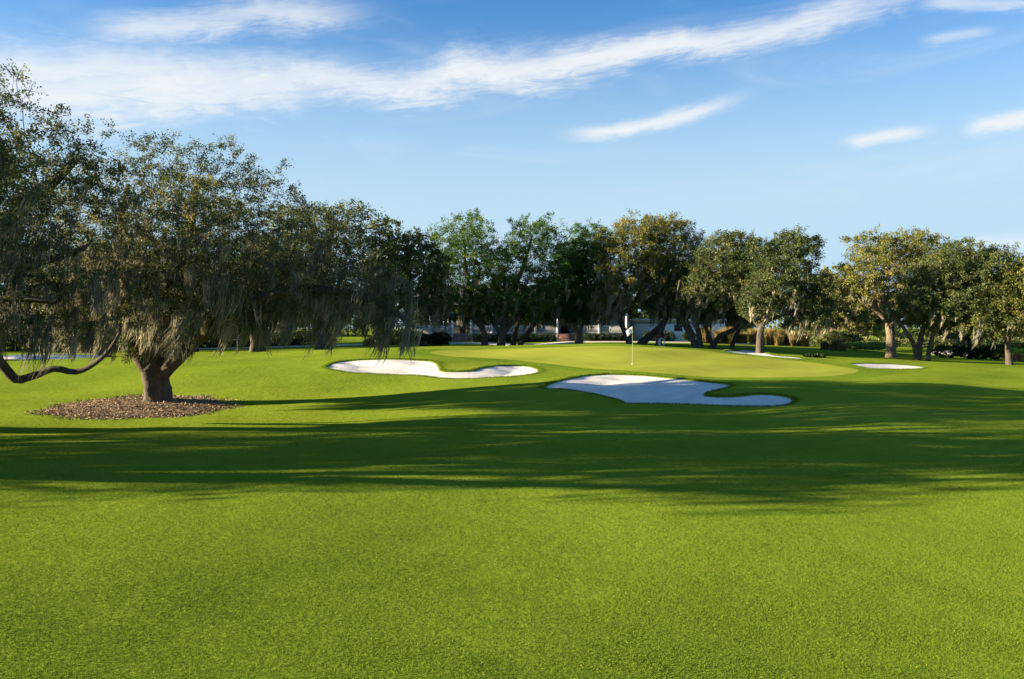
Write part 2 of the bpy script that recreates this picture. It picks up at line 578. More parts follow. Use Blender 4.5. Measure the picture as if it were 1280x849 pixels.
# shaded sand showing behind the left ridge, and far bunkers at the right
for (px, py, d, rx, ry, hh, lab) in [
    (40, 448, 56, 5.2, 2.0, 0.30, 'shaded blue-grey strip of sand beyond the grass ridge at the left edge'),
    (1072, 419, 112, 2.9, 2.2, 0.75, 'far grey-blue mound of shaded sand between the right hand trees'),
    (1190, 434, 100, 3.2, 2.0, 0.45, 'far pale sand patch behind the shaded trees on the right')]:
    c = P(px, py, d)
    a = np.linspace(0, 2 * math.pi, 40, endpoint=False)
    V, Fq = [], []
    for k, rr in enumerate((1.0, 0.8, 0.5, 0.2)):
        for t in a:
            x, y = c[0] + rx * rr * math.cos(t) * (1 + 0.1 * math.sin(3 * t)), c[1] + ry * rr * math.sin(t) * (1 + 0.12 * math.cos(2 * t))
            V.append((x, y, gz(x, y) + (hh * (1 - rr ** 2) + (0.05 if k else -0.1)) + 0.0))
    for k in range(3):
        for m_ in range(40):
            Fq.append((k * 40 + m_, k * 40 + (m_ + 1) % 40, (k + 1) * 40 + (m_ + 1) % 40, (k + 1) * 40 + m_))
    V.append((c[0], c[1], gz(c[0], c[1]) + hh + 0.05))
    Ft = [(120 + m_, 120 + (m_ + 1) % 40, 160) for m_ in range(40)]
    o = mesh_np('sand_bunker', np.array(V), [np.array(Fq), np.array(Ft)], M['sand'], smooth=True, origin=(c[0], c[1], gz(c[0], c[1])))
    tag(o, lab, 'sand bunker', 'sand bunkers', kind='structure')

# ------------------------------------------------------------------ trees


def in_blobs(p, blobs):
    """smallest normalised radius over the crown's ellipsoids"""
    best = np.full(len(p), 9.0)
    for c, r in blobs:
        best = np.minimum(best, np.sqrt((((p - c) / r) ** 2).sum(-1)))
    return best


def sample_crown(blobs, n, sep, r_, zmin):
    vol = np.array([np.prod(r) for _, r in blobs]) ** 0.8
    vol = vol / vol.sum()
    size = np.mean([r.mean() for _, r in blobs])
    waves = [(d_ / np.linalg.norm(d_) * 6.28 / (size * r_.uniform(0.55, 1.1)), r_.uniform(0, 6.28)) for d_ in r_.normal(size=(5, 3))]
    tries = 0
    acc = []
    while len(acc) < n and tries < 60:
        tries += 1
        k = r_.choice(len(blobs), n, p=vol)
        d = r_.normal(size=(n, 3)); d /= np.linalg.norm(d, axis=1, keepdims=True)
        rad = r_.uniform(0.12, 1.0, n) ** (0.5)
        wob = 1.0 + 0.24 * np.sin(5 * d[:, 0] + 7 * d[:, 2] + k) * np.sin(6 * d[:, 1] + 3 * d[:, 2] + 2 * k)
        c = np.array([blobs[i_][0] for i_ in k]); rr = np.array([blobs[i_][1] for i_ in k])
        q = c + d * rr * (rad * wob)[:, None]
        q = q[q[:, 2] > zmin]
        gp = sum(np.sin(q @ w_ + f_) for w_, f_ in waves)
        q = q[gp > r_.uniform(-1.9, -0.35, len(q))]
        for p in q:
            if len(acc) >= n: break
            if acc:
                A = np.array(acc[-4000:])
                if (((A - p) ** 2).sum(1) < sep * sep).any(): continue
            acc.append(p)
    return np.array(acc)


def skeleton(lines, targets, r_, bf=0.32, tip=0.012, pexp=2.35):
    """lines: trunk and limb polylines with radii [(points, radii)], each but the first starting on an earlier one.
    The targets are joined on by a balanced minimum spanning tree. Returns nodes, parents, radii."""
    nodes, par, plen, rfix = [], [], [], []
    for pts, rad in lines:
        # curve the polyline
        pts = np.asarray(pts, float)
        rad = np.asarray(rad, float)
        t = np.linspace(0, len(pts) - 1, max(3, (len(pts) - 1) * 3 + 1))
        ii = np.minimum(t.astype(int), len(pts) - 2)
        fr = (t - ii)[:, None]
        p0 = pts[np.maximum(ii - 1, 0)]; p1 = pts[ii]; p2 = pts[ii + 1]; p3 = pts[np.minimum(ii + 2, len(pts) - 1)]
        cr = 0.5 * ((2 * p1) + (-p0 + p2) * fr + (2 * p0 - 5 * p1 + 4 * p2 - p3) * fr ** 2 + (-p0 + 3 * p1 - 3 * p2 + p3) * fr ** 3)
        rr = np.interp(t, np.arange(len(rad)), rad)
        if not nodes:
            prev = -1
        else:
            dd = ((np.array(nodes) - cr[0]) ** 2).sum(1)
            prev = int(dd.argmin())
            if dd[prev] < 0.2: cr, rr = cr[1:], rr[1:]
            elif lines[0][0][0][2] + 0.4 > cr[0][2]: prev = -1     # another stem from the ground
        for p, q in zip(cr, rr):
            nodes.append(p); par.append(prev); rfix.append(q)
            plen.append(0.0 if prev < 0 else plen[prev] + np.linalg.norm(p - nodes[prev]))
            prev = len(nodes) - 1
    nfix = len(nodes)
    N = np.array(nodes)
    # attachable nodes: not the bottom of the trunk
    zb = N[0, 2]
    att = np.array([N[k, 2] - zb > 0.12 * (targets[:, 2].max() - zb) for k in range(nfix)])
    if not att.any(): att[-1] = True
    T = targets
    nt = len(T)
    best = np.full(nt, 1e9); bi = np.zeros(nt, int)
    for k in range(nfix):
        if not att[k]: continue
        d = np.linalg.norm(T - N[k], axis=1) + bf * plen[k]
        m_ = d < best
        best[m_] = d[m_]; bi[m_] = k
    done = np.zeros(nt, bool)
    tip_id = np.full(nt, -1)
    for _ in range(nt):
        k = int(np.where(done, 1e9, best).argmin())
        done[k] = True
        p0 = np.array(nodes[bi[k]]); p1 = T[k]
        L = np.linalg.norm(p1 - p0)
        nm = 1 if L < 1.2 else (2 if L < 3 else 3)
        prev = bi[k]
        sag = L * 0.10
        for s in range(1, nm + 1):
            f = s / (nm + 1)
            q = p0 + (p1 - p0) * f + r_.normal(size=3) * L * 0.075
            q[2] += sag * math.sin(f * math.pi) * r_.uniform(-0.4, 1.2)
            nodes.append(q); par.append(prev); rfix.append(0.0); plen.append(plen[prev] + np.linalg.norm(q - nodes[prev]))
            prev = len(nodes) - 1
        nodes.append(p1); par.append(prev); rfix.append(0.0); plen.append(plen[prev] + np.linalg.norm(p1 - nodes[prev]))
        me_ = len(nodes) - 1
        tip_id[k] = me_
        d = np.linalg.norm(T - p1, axis=1) + bf * plen[me_]
        m_ = (d < best) & ~done
        best[m_] = d[m_]; bi[m_] = me_
    nodes = np.array(nodes); par = np.array(par); rfix = np.array(rfix)
    acc = np.zeros(len(nodes)); kids = np.zeros(len(nodes), int)
    rad = np.zeros(len(nodes))
    for k in range(len(nodes) - 1, -1, -1):
        rr = tip if acc[k] == 0 else acc[k] ** (1 / pexp)
        if rfix[k] > 0: rr = rfix[k]
        rad[k] = rr
        if par[k] >= 0: acc[par[k]] += rr ** pexp
    for k in range(nfix, len(nodes)):        # a branch never is thicker than what bears it
        rad[k] = min(rad[k], rad[par[k]] * 0.92)
    return nodes, par, rad, tip_id


def chains(nodes, par, rad):
    kids = [[] for _ in nodes]
    roots = []
    for k, p in enumerate(par):
        (kids[p] if p >= 0 else roots).append(k)
    out, stack = [], [(r, None) for r in roots]
    while stack:
        k, p = stack.pop()
        ch = [p] if p is not None else []
        while True:
            ch.append(k)
            if not kids[k]: break
            ks = sorted(kids[k], key=lambda c: -rad[c])
            for c in ks[1:]: stack.append((c, k))
            k = ks[0]
        out.append(ch)
    return out


def wood_mesh(nodes, par, rad, r_, min_r, flare=1.25, rough=0.09):
    Vs, Fs, n0 = [], [], 0
    zb = nodes[0, 2]
    for ch in chains(nodes, par, rad):
        if len(ch) < 2: continue
        pts = nodes[ch].copy(); rr = rad[ch].copy()
        if par[ch[0]] >= 0 or rr[0] > 1.6 * rr[1]:
            rr[0] = min(rr[0], rr[1] * 1.25)
        if rr.max() < min_r: continue
        n = 14 if rr.max() > 0.3 else (8 if rr.max() > 0.1 else (5 if rr.max() > 0.04 else 3))
        root = par[ch[0]] < 0
        if root:                                    # root flare
            h = pts[:, 2] - zb
            rr = rr * (1 + (flare - 1) * np.exp(-h / 0.35))
            pts[0, 2] -= 0.25
        v, f = tube_np(pts, rr, n)
        if n >= 8:
            a = np.tile(np.arange(n), len(pts)) * (2 * math.pi / n)
            w = 1 + rough * np.sin(3 * a + v[:, 2] * 1.3) + rough * 0.8 * np.sin(5 * a - v[:, 2] * 2.1) + r_.normal(0, rough * 0.3, len(v))
            c = np.repeat(pts, n, 0)
            v = c + (v - c) * w[:, None]
        Vs.append(v); Fs.append(f + n0); n0 += len(v)
    return np.concatenate(Vs), np.concatenate(Fs)


def leaf_quads(c, d, nrm, L, W):
    """diamond leaves: c base, d direction, nrm facing, L, W sizes"""
    d = d / (np.linalg.norm(d, axis=1, keepdims=True) + 1e-9)
    side = np.cross(d, nrm)
    side /= np.linalg.norm(side, axis=1, keepdims=True) + 1e-9
    up = np.cross(side, d)
    L = L[:, None]; W = W[:, None]
    v = np.stack([c, c + d * L * 0.5 + side * W * 0.5 + up * W * 0.12, c + d * L, c + d * L * 0.5 - side * W * 0.5 + up * W * 0.12], 1)
    n = len(c)
    return v.reshape(-1, 3), np.arange(n * 4).reshape(n, 4)


def crown_leaves(targets, r_, per, spread, L, tint0, blobs, sun_side=None):
    n = len(targets)
    Vs, Ts, F_, n0 = [], [], [], 0
    twv, twf, m0 = [], [], 0
    cnt = np.maximum(4, (per * r_.uniform(0.45, 1.5, n))).astype(int)
    rep = np.repeat(np.arange(n), cnt)
    tot = len(rep)
    # every cluster is a handful of sprays
    nsp = 6
    sd = r_.normal(size=(n, nsp, 3)); sd /= np.linalg.norm(sd, axis=2, keepdims=True)
    sd[:, :, 2] = sd[:, :, 2] * 0.65 + 0.1
    sl = spread * r_.uniform(0.5, 1.5, (n, nsp))
    ks = r_.integers(0, nsp, tot)
    al = r_.uniform(0.15, 1.0, tot) ** 0.7
    dirs = sd[rep, ks]
    pos = targets[rep] + dirs * (sl[rep, ks] * al)[:, None] + r_.normal(size=(tot, 3)) * (spread * 0.17)
    ld = dirs * 0.7 + r_.normal(size=(tot, 3)) * 0.8
    nr = r_.normal(size=(tot, 3)) + np.array([0, 0, 0.9])
    Ls = L * r_.uniform(0.65, 1.35, tot)
    V, Fq = leaf_quads(pos, ld, nr, Ls, Ls * r_.uniform(0.42, 0.62, tot))
    ct = r_.normal(0, 0.17, n)
    tint = np.clip(tint0 + ct[rep] + r_.normal(0, 0.13, tot), 0, 1)
    # twigs of the sprays
    a = np.repeat(targets, nsp, 0); b = a + (sd * sl[:, :, None]).reshape(-1, 3) * 0.95
    off = r_.normal(size=a.shape) ; off /= np.linalg.norm(off, axis=1, keepdims=True)
    w = 0.006 + 0.05 * L
    tv = np.stack([a - off * w, a + off * w, b], 1).reshape(-1, 3)
    return V, Fq, np.repeat(tint, 4), tv


def moss_strips(hang, r_, length, width, per, lean=(-0.20, -0.05), lenk=None, zfloor=None):
    """bundles of thin tapering strips hanging from the given points"""
    n = len(hang)
    cnt = np.maximum(3, (per * r_.uniform(0.3, 1.7, n))).astype(int)
    rep = np.repeat(np.arange(n), cnt)
    tot = len(rep)
    bl = length * (0.25 + 0.95 * r_.uniform(0, 1, n) ** 1.8)
    if lenk is not None: bl = bl * lenk
    if zfloor is not None: bl = np.minimum(bl, np.maximum(0.15, (hang[:, 2] - zfloor) * r_.uniform(0.55, 1.0, n)))
    lx = lean[0] + r_.normal(0, 0.17, n); ly = lean[1] + r_.normal(0, 0.13, n)
    st = hang[rep] + r_.normal(size=(tot, 3)) * (np.array([0.5, 0.5, 0.22]) * (0.10 + 0.14 * bl)[:, None])[rep]
    L = bl[rep] * r_.uniform(0.25, 1.05, tot)
    W = width * r_.uniform(0.4, 1.6, tot)
    ang = r_.uniform(0, math.pi, tot)
    sx, sy = np.cos(ang), np.sin(ang)
    K = 8
    V = np.empty((tot, K, 2, 3))
    ph = r_.uniform(0, 6.28, tot)
    # strands of one bundle draw together towards its tip
    cxm, cym = hang[rep, 0], hang[rep, 1]
    for k in range(K):
        f = k / (K - 1)
        wk = (W * (0.5 + 0.9 * math.sin(math.pi * min(1, f * 1.05))) if f < 0.95 else W * 0.08) * (1 + 0.45 * np.sin(ph * 3 + k * 2.3))
        g_ = 0.45 * f
        cx = st[:, 0] * (1 - g_) + cxm * g_ + lx[rep] * L * f * f + (0.05 * np.sin(ph + 4.2 * f) + 0.022 * np.sin(2.3 * ph + 11 * f)) * L * f ** 0.5
        cy = st[:, 1] * (1 - g_) + cym * g_ + ly[rep] * L * f * f + (0.05 * np.cos(ph + 3.9 * f) + 0.022 * np.cos(1.7 * ph + 10 * f)) * L * f ** 0.5
        cz = st[:, 2] - L * f
        V[:, k, 0] = np.stack([cx - sx * wk / 2, cy - sy * wk / 2, cz], -1)
        V[:, k, 1] = np.stack([cx + sx * wk / 2, cy + sy * wk / 2, cz], -1)
    base = np.arange(tot)[:, None] * (2 * K)
    fs = []
    for k in range(K - 1):
        o = 2 * k
        fs.append(np.stack([base[:, 0] + o, base[:, 0] + o + 1, base[:, 0] + o + 3, base[:, 0] + o + 2], -1))
    bt = r_.normal(0, 0.2, n)
    tint = np.clip(0.5 + bt[rep] + r_.normal(0, 0.15, tot), 0, 1)
    return V.reshape(-1, 3), np.concatenate(fs), np.repeat(tint, 2 * K)


def make_tree(seed, d, stems, crown, label, group, n=220, per=60, leaf=0.28, spread=None, sep=None, mat='leaf', tint=0.45, moss=0.6, moss_len=1.2, moss_w=0.07,
              moss_per=9, rbase=16.0, name='oak_tree', cat='tree', bark_='bark', dy=None, min_r=0.012, ground_fix=True, deep=0.9, zmin_px=None, tip=None, moss_top=0.6, lean=(-0.20, -0.05), thick=1.0, zmin_m=1.6, zm_moss=1.0):
    """stems: list of (pixel polyline, r0, r1 in px [, depth offsets]); crown: list of (px, py, rx, ry[, depth offset m])"""
    r_ = np.random.default_rng(seed)
    k = d / F
    p0 = P(*stems[0][0][0], d)
    base = np.array([p0[0], d, gz(p0[0], d)])
    lines = []
    for st in stems:
        pl, r0, r1 = st[:3]
        dep = st[3] if len(st) > 3 else None
        pts = []
        for q, (px, py) in enumerate(pl):
            dd = d + (dep[q] if dep else r_.normal(0, 0.25) * q * 0.6)
            pts.append(P(px, py, dd))
        if py_ground(pl[0], stems[0][0][0]):
            pts[0][2] = gz(pts[0][0], pts[0][1])
        rr = np.linspace(r0 * k, r1 * k, len(pts)) * thick
        lines.append((np.array(pts), rr))
    blobs = []
    for c in crown:
        px, py, rx, ry = c[:4]
        o = c[4] if len(c) > 4 else 0.0
        blobs.append((P(px, py, d + o), np.array([rx * k, max(rx, ry) * k * deep, ry * k])))
    sizes = np.mean([b[1].mean() for b in blobs])
    zlow = base[2] + (zmin_m if zmin_px is None else 0)
    if zmin_px is not None: zlow = P(0, zmin_px, d)[2]
    sep = sep or 0.16 * sizes + 0.25
    T = sample_crown(blobs, n, sep, r_, zlow)
    nodes, par, rad, tips = skeleton(lines, T, r_, tip=tip or max(0.012, 0.06 * leaf))
    V, Fq = wood_mesh(nodes, par, rad, r_, min_r)
    root = empty(name, base, label, cat, group)
    spread = spread or sep * 0.95
    cv, cf, ctint, tv = crown_leaves(T, r_, per, spread, leaf, tint, blobs)
    # trunk mesh carries the twigs
    tf = np.arange(len(tv)).reshape(-1, 3) + len(V)
    mesh_np('trunk', np.concatenate([V, tv]), [Fq, tf], M[bark_], root, smooth=True, origin=base)
    mesh_np('crown', cv, cf, M[mat], root, attr={'tint': ctint}, origin=base)
    if moss > 0:
        z0, z1 = T[:, 2].min(), T[:, 2].max()
        cand = np.concatenate([T, nodes[len(nodes) // 12:]])
        crad = np.concatenate([np.zeros(len(T)), rad[len(nodes) // 12:]])
        cand = cand[(cand[:, 2] > base[2] + 1.0) & (crad < 0.22)]
        hgt = (cand[:, 2] - z0) / (z1 - z0)
        w = np.clip(1.15 - hgt / moss_top, 0.02, 1)
        nm = int(len(T) * moss)
        pick = r_.choice(len(cand), min(nm, len(cand)), replace=False, p=w / w.sum())
        # no strand reaches the ground
        lk = np.clip(1.25 - hgt[pick] / moss_top, 0.25, 1.2)
        mv, mf, mt = moss_strips(cand[pick], r_, moss_len, moss_w, moss_per, lean, lk, base[2] + zm_moss)
        lo = base[2] + 0.35
        mv[:, 2] = np.maximum(mv[:, 2], lo + 0.1 * np.sin(mv[:, 0] * 9))
        mesh_np('moss', mv, mf, M['moss'], root, attr={'tint': mt}, origin=base)
    return root


def py_ground(a, b):
    return abs(a[1] - b[1]) < 6


TREES_BACK = 'oaks standing behind the green'
TREES_LEFT = 'oaks on the left'
TREES_RIGHT = 'oaks on the right'

# the mossy oak on the mulch bed
make_tree(11, 30.4, [
    ([(195, 506), (196, 492), (194, 476), (191, 463)], 14.5, 15, [0, 0, 0, 0]),
    ([(189, 466), (178, 448), (163, 420), (140, 392), (105, 372), (70, 360), (40, 345)], 11, 4, [0, -.2, -.5, -1, -1.6, -2, -2.4]),
    ([(196, 464), (200, 430), (212, 385), (228, 330), (240, 275), (246, 230)], 15, 3, [0, .2, .5, .8, 1, 1.2]),
    ([(200, 468), (222, 446), (246, 424), (285, 392), (330, 372), (385, 362), (440, 368), (485, 385), (512, 405)], 11, 2.5, [0, -.3, -.7, -1.2, -1.8, -2.2, -2.4, -2.5, -2.5]),
    ([(212, 385), (250, 352), (300, 338), (350, 330), (400, 322)], 9, 3, [.5, 1.2, 2.2, 3, 3.4]),
    ([(196, 440), (185, 400), (165, 350), (150, 290), (160, 230)], 11, 3, [0, 1, 2, 3, 3.2]),
    ([(200, 430), (190, 400), (205, 360), (230, 330)], 10, 3, [0, -1.2, -2.6, -3.6]),
], [(130, 300, 85, 95, -0.5), (235, 265, 95, 75), (315, 285, 75, 75), (385, 330, 70, 65, -2), (215, 212, 60, 44), (298, 224, 42, 42), (455, 365, 60, 42, -2), (120, 380, 80, 42, -1),
    (285, 372, 115, 42, -1), (495, 400, 34, 28, -2.5), (200, 350, 80, 60, -3), (160, 412, 42, 28, -2.2), (240, 280, 90, 60, 1.2), (300, 330, 80, 60, 1.4), (230, 290, 70, 60, -3.5)],
    'wide mossy oak with a thick short trunk standing on the round mulch bed', TREES_LEFT, n=1100, per=140, leaf=0.078, spread=0.40, sep=0.52, tint=0.50, mat='leaf_front', moss=0.75, moss_len=1.55, moss_w=0.017,
    moss_per=34, zm_moss=1.4, deep=0.66, zmin_px=452, min_r=0.006, tip=0.009)

# the tree at the left edge, its trunk outside the frame
make_tree(12, 23.0, [
    ([(-135, 536), (-138, 505), (-132, 470), (-128, 440)], 27, 24, [0, 0, 0, 0]),
    ([(-128, 445), (-85, 400), (-40, 330), (10, 275), (60, 235), (95, 200)], 16, 4, [0, 0, 0.3, 0.5, 0.6, 0.6]),
    ([(-128, 445), (-120, 380), (-90, 300), (-50, 210), (-10, 140)], 16, 3, [0, .6, 1.2, 1.6, 1.8]),
    ([(-126, 450), (-70, 426), (-25, 430), (2, 455), (20, 474), (42, 470), (68, 461), (95, 465), (118, 455), (138, 436), (150, 415)], 8.5, 2,
     [0, .6, 1.2, 1.6, 1.8, 1.9, 2.0, 2.1, 2.1, 2.1, 2.1]),
    ([(-130, 440), (-190, 390), (-260, 330), (-320, 280)], 15, 4, [0, 0, 0, 0]),
    ([(-128, 440), (-130, 390), (-120, 340), (-100, 300)], 13, 4, [0, -1.5, -3.0, -4.2]),
    ([(-40, 330), (10, 335), (60, 325), (105, 310)], 8, 3, [.3, 0.1, 0.1, 0.1]),
    ([(-85, 400), (-40, 375), (15, 372), (70, 378)], 8, 3, [0, -1, -1.5, -1.5]),
], [(-60, 260, 120, 115), (40, 235, 85, 85), (100, 235, 62, 62), (-5, 145, 58, 62), (60, 180, 50, 45), (-130, 200, 120, 110), (35, 335, 85, 62), (-190, 260, 80, 70), (-60, 360, 90, 45, -2), (60, 400, 60, 26, 0.5),
    (120, 195, 40, 40), (-60, 250, 110, 110, 2.0), (-60, 270, 90, 90, -3.5), (-80, 200, 100, 80, -5.5), (-215, 170, 110, 90, -7.2), (-190, 230, 110, 90, -6)],
    'tall mossy oak cut by the left edge of the photo, low sagging bare limb', TREES_LEFT, n=1050, per=135, leaf=0.075, spread=0.38, sep=0.52, tint=0.48, mat='leaf_front', zm_moss=0.35, moss=0.5, moss_len=1.5, moss_w=0.013,
    moss_per=40, deep=0.85, zmin_px=440, min_r=0.006, tip=0.009)

# trees outside the frame whose shadows streak the fairway


def auto_tree(seed, X, Y, Rr, H, label, group, **kw):
    z = gz(X, Y)
    px = 640 + X / Y * F

    def px_(x, zz): return (640 + x / Y * F, 410 - (zz - CAM_H) / Y * F)
    r_ = np.random.default_rng(seed)
    s = F / Y
    st = [([px_(X, z), px_(X + 0.1, z + 1.0), px_(X - .1, z + 0.18 * H)], 0.055 * H * s, 0.05 * H * s, [0, 0, 0])]
    for a in np.linspace(0, 6.28, 6)[:-1] + r_.uniform(0, 1):
        q = [(0, 0.17 * H), (0.25 * Rr, 0.34 * H), (0.55 * Rr, 0.5 * H), (0.8 * Rr, 0.58 * H)]
        st.append(([px_(X - .1 + t * math.cos(a), z + zz) for t, zz in q], 0.032 * H * s, 0.008 * H * s, [t * math.sin(a) for t, _ in q]))
    cr = []
    for (ox, oz, rx, rz, oy) in [(0, .62, .62, .30, 0), (-.45, .52, .5, .24, .2), (.45, .54, .5, .24, -.2), (.1, .78, .42, .2, .1), (.05, .5, .55, .25, -.5), (-.1, .5, .55, .25, .5)]:
        c = px_(X + ox * Rr, z + oz * H)
        cr.append((c[0], c[1], rx * Rr * s, rz * H * s, oy * Rr))
    return make_tree(seed, Y, st, cr, label, group, **kw)


OFF = dict(n=165, per=95, leaf=0.2, sep=1.0, spread=0.75, moss=0)
auto_tree(21, -34, 16.0, 5.0, 12.0, 'oak left of the photo, next beyond the tree at the left edge, shading the fairway', TREES_LEFT, **OFF)
auto_tree(22, -53, 15.2, 4.6, 15.0, 'farthest oak left of the photo, seen only by its long shadow on the fairway', TREES_LEFT, **OFF)
auto_tree(23, -23.5, 14.8, 4.2, 11.0, 'slim tall oak left of the photo, closest to the photographer', TREES_LEFT, **{**OFF, 'n': 130, 'zmin_m': 5.5, 'sep': 0.8})
auto_tree(24, -57, 53.0, 6.5, 10.5, 'oak left of the photo added to shade the sand strip beyond the grass ridge', TREES_LEFT, **OFF)  # unseen tree added to cast shade on the sand strip

auto_tree(25, -62, 64.0, 7.5, 12.0, 'oak left of the photo added to shade the ground behind the grass ridge', TREES_LEFT, **OFF)  # unseen tree added to put the ground behind the ridge in shade
auto_tree(26, -34.5, 67.0, 6.5, 11.0, 'dark oak added for shade behind the ridge, hidden in the moss left of the mulch bed trunk', TREES_LEFT, n=300, per=70, leaf=0.24, tint=0.35, moss=0.5, moss_len=1.8, moss_w=0.08, moss_per=9)  # added for the shade it throws behind the ridge
auto_tree(27, -31.0, 99.0, 8.0, 12.5, 'far dark oak added left of the porch house to shade it, behind the ridge oak', TREES_LEFT, n=300, per=60, leaf=0.28, tint=0.35, moss=0.3, moss_len=1.8, moss_w=0.1, moss_per=7)  # added to keep the sun off the porch
auto_tree(28, -48.0, 97.5, 8.5, 13.0, 'far dark oak added for shade beyond the hedges, right above the mulch bed trunk', TREES_LEFT, n=300, per=60, leaf=0.28, tint=0.35, moss=0.3, moss_len=1.8, moss_w=0.1, moss_per=7)  # second tree added to keep the house in shade

auto_tree(29, -82.0, 100.0, 9.0, 13.5, 'unseen far oak added for shade left of the photo beyond the hedges', TREES_LEFT, n=260, per=60, leaf=0.3, tint=0.35, moss=0)  # out of view, added to shade the far left ground
auto_tree(30, -64.0, 113.0, 9.0, 13.0, 'far dark oak added for shade behind the hedges, left of the mulch bed oak', TREES_LEFT, n=260, per=60, leaf=0.3, tint=0.35, moss=0)  # hidden tree added to darken the ground beyond the hedges

# beyond the left ridge
make_tree(31, 70, [
    ([(405, 439), (405, 425), (400, 410)], 12, 10), ([(400, 412), (385, 392), (365, 370), (345, 345)], 7, 2), ([(402, 412), (420, 395), (445, 375), (465, 350)], 7, 2), ([(401, 410), (400, 375), (408, 330), (415, 290)], 7, 2)],
    [(395, 330, 62, 62), (430, 290, 48, 38), (375, 300, 48, 46), (460, 340, 42, 50), (410, 375, 70, 25)],
    'dark mossy oak with a stout trunk on the grass ridge, left of the left bunker', TREES_LEFT, n=520, per=75, leaf=0.2, tint=0.42, moss=0.5, moss_len=2.3, moss_w=0.05, moss_per=18, thick=.85, moss_top=0.8)
make_tree(32, 74, [
    ([(475, 435), (476, 418), (482, 398), (490, 370), (495, 335)], 5, 2), ([(482, 398), (505, 380), (530, 355)], 3.5, 1.5)],
    [(495, 335, 42, 42), (530, 345, 32, 40), (490, 300, 26, 24), (540, 380, 26, 25), (520, 310, 22, 22)],
    'dark round oak between the ridge oak and the bright green trees behind the green', TREES_LEFT, n=360, per=75, leaf=0.22, tint=0.40, moss=0.5, moss_len=2.2, moss_w=0.055, moss_per=14, moss_top=0.8)
LEFT_FAR = [(33, -25.0, 78, 7.0, 12.0, 'far dark oak behind the moss, just left of the ridge oak'), (34, -34.0, 84, 7.5, 12.5, 'far dark oak seen through the moss right of the mulch bed trunk'),
            (35, -47.0, 88, 8.0, 12.5, 'far dark oak seen through the moss left of the mulch bed trunk'), (36, -60.0, 92, 8.0, 12.0, 'far dark oak above the sagging limb near the left edge'),
            (37, -74.0, 95, 8.5, 12.5, 'far dark oak at the left edge behind the tall mossy tree')]
for sd, X, Y, Rr, H, lab in LEFT_FAR:
    auto_tree(sd, X, Y, Rr, H, lab, TREES_LEFT, n=300, per=60, leaf=0.28, tint=0.35, moss=0.5, moss_len=1.8, moss_w=0.1, moss_per=7)

# the row behind the green
BK = dict(n=400, per=135, leaf=0.155, zmin_m=2.5, moss_w=0.06, moss_per=11, moss_len=1.5, thick=0.68, deep=1.1)
make_tree(41, 80, [([(604, 437), (606, 422), (600, 402), (590, 372), (582, 335), (580, 300)], 6.5, 2), ([(602, 410), (585, 392), (565, 370)], 4, 1.5)],
          [(578, 318, 38, 40), (588, 288, 34, 20), (556, 345, 26, 36), (604, 345, 30, 42), (572, 380, 40, 22), (552, 292, 18, 14)],
          'bright green oak, leftmost of the row behind the green', TREES_BACK, mat='leaf_deep', tint=0.5, moss=0.35, **BK)
make_tree(42, 80, [([(626, 438), (627, 422), (630, 404), (640, 370), (655, 330), (665, 295)], 8, 2), ([(628, 420), (616, 402), (612, 380)], 5, 2), ([(628, 418), (645, 398), (668, 372), (688, 345)], 5, 2)],
          [(640, 335, 36, 44), (672, 300, 36, 28), (618, 375, 38, 24), (690, 335, 26, 38), (655, 375, 40, 24), (650, 284, 18, 12)],
          'tall green oak with a pale fork right beside the bright leftmost one', TREES_BACK, mat='leaf_deep', tint=0.48, moss=0.3, **BK)
make_tree(43, 84, [([(641, 436), (643, 420), (650, 400), (668, 378)], 5.5, 2.5), ([(648, 436), (657, 420), (672, 402), (695, 385), (718, 372)], 5, 2)],
          [(700, 365, 38, 30), (672, 388, 36, 18), (722, 385, 30, 20), (715, 330, 22, 28)],
          'low dark oak with two leaning trunks in front of the porch', TREES_BACK, mat='leaf_deep', tint=0.36, moss=0.3, **BK)
make_tree(44, 84, [([(722, 430), (720, 410), (714, 385), (722, 350), (735, 310)], 5, 2), ([(727, 430), (726, 410), (738, 385), (752, 360)], 4, 2)],
          [(730, 325, 28, 40), (748, 305, 24, 20), (742, 365, 36, 32), (722, 385, 24, 20)],
          'slim oak with a pale trunk right before the porch steps', TREES_BACK, mat='leaf_deep', tint=0.45, moss=0.4, bark_='bark_pale', **BK)
make_tree(45, 81, [([(788, 431), (779, 410), (771, 385), (768, 350), (778, 315)], 6, 2), ([(771, 385), (755, 365), (745, 345)], 3.5, 1.5), ([(775, 395), (795, 375), (805, 340), (800, 300)], 4, 1.5)],
          [(788, 318, 40, 42), (768, 345, 30, 42), (800, 290, 36, 22), (757, 385, 22, 16), (752, 305, 14, 16), (815, 345, 30, 35)],
          'golden topped oak leaning left just behind the flag', TREES_BACK, mat='leaf_gold', tint=0.5, moss=0.9, **{**BK, 'moss_len': 2.4})
make_tree(46, 82, [([(799, 431), (812, 420), (828, 405), (838, 385), (842, 350)], 7, 2.5), ([(828, 405), (845, 388), (862, 370)], 3.5, 1.5)],
          [(842, 318, 36, 42), (855, 350, 36, 34), (830, 292, 28, 22), (868, 330, 22, 30), (835, 375, 34, 20)],
          'oak with a thick trunk bent low to the right beside the flag', TREES_BACK, mat='leaf_gold', tint=0.46, moss=0.7, **BK)
make_tree(47, 80, [([(822, 433), (826, 415), (832, 398), (836, 375), (850, 355)], 5.5, 2.5)],
          [(846, 372, 28, 18), (862, 355, 26, 20), (830, 385, 22, 12)],
          'small straight oak crossing the bent trunk beside the flag', TREES_BACK, mat='leaf', tint=0.35, moss=0.7, **{**BK, 'n': 160})
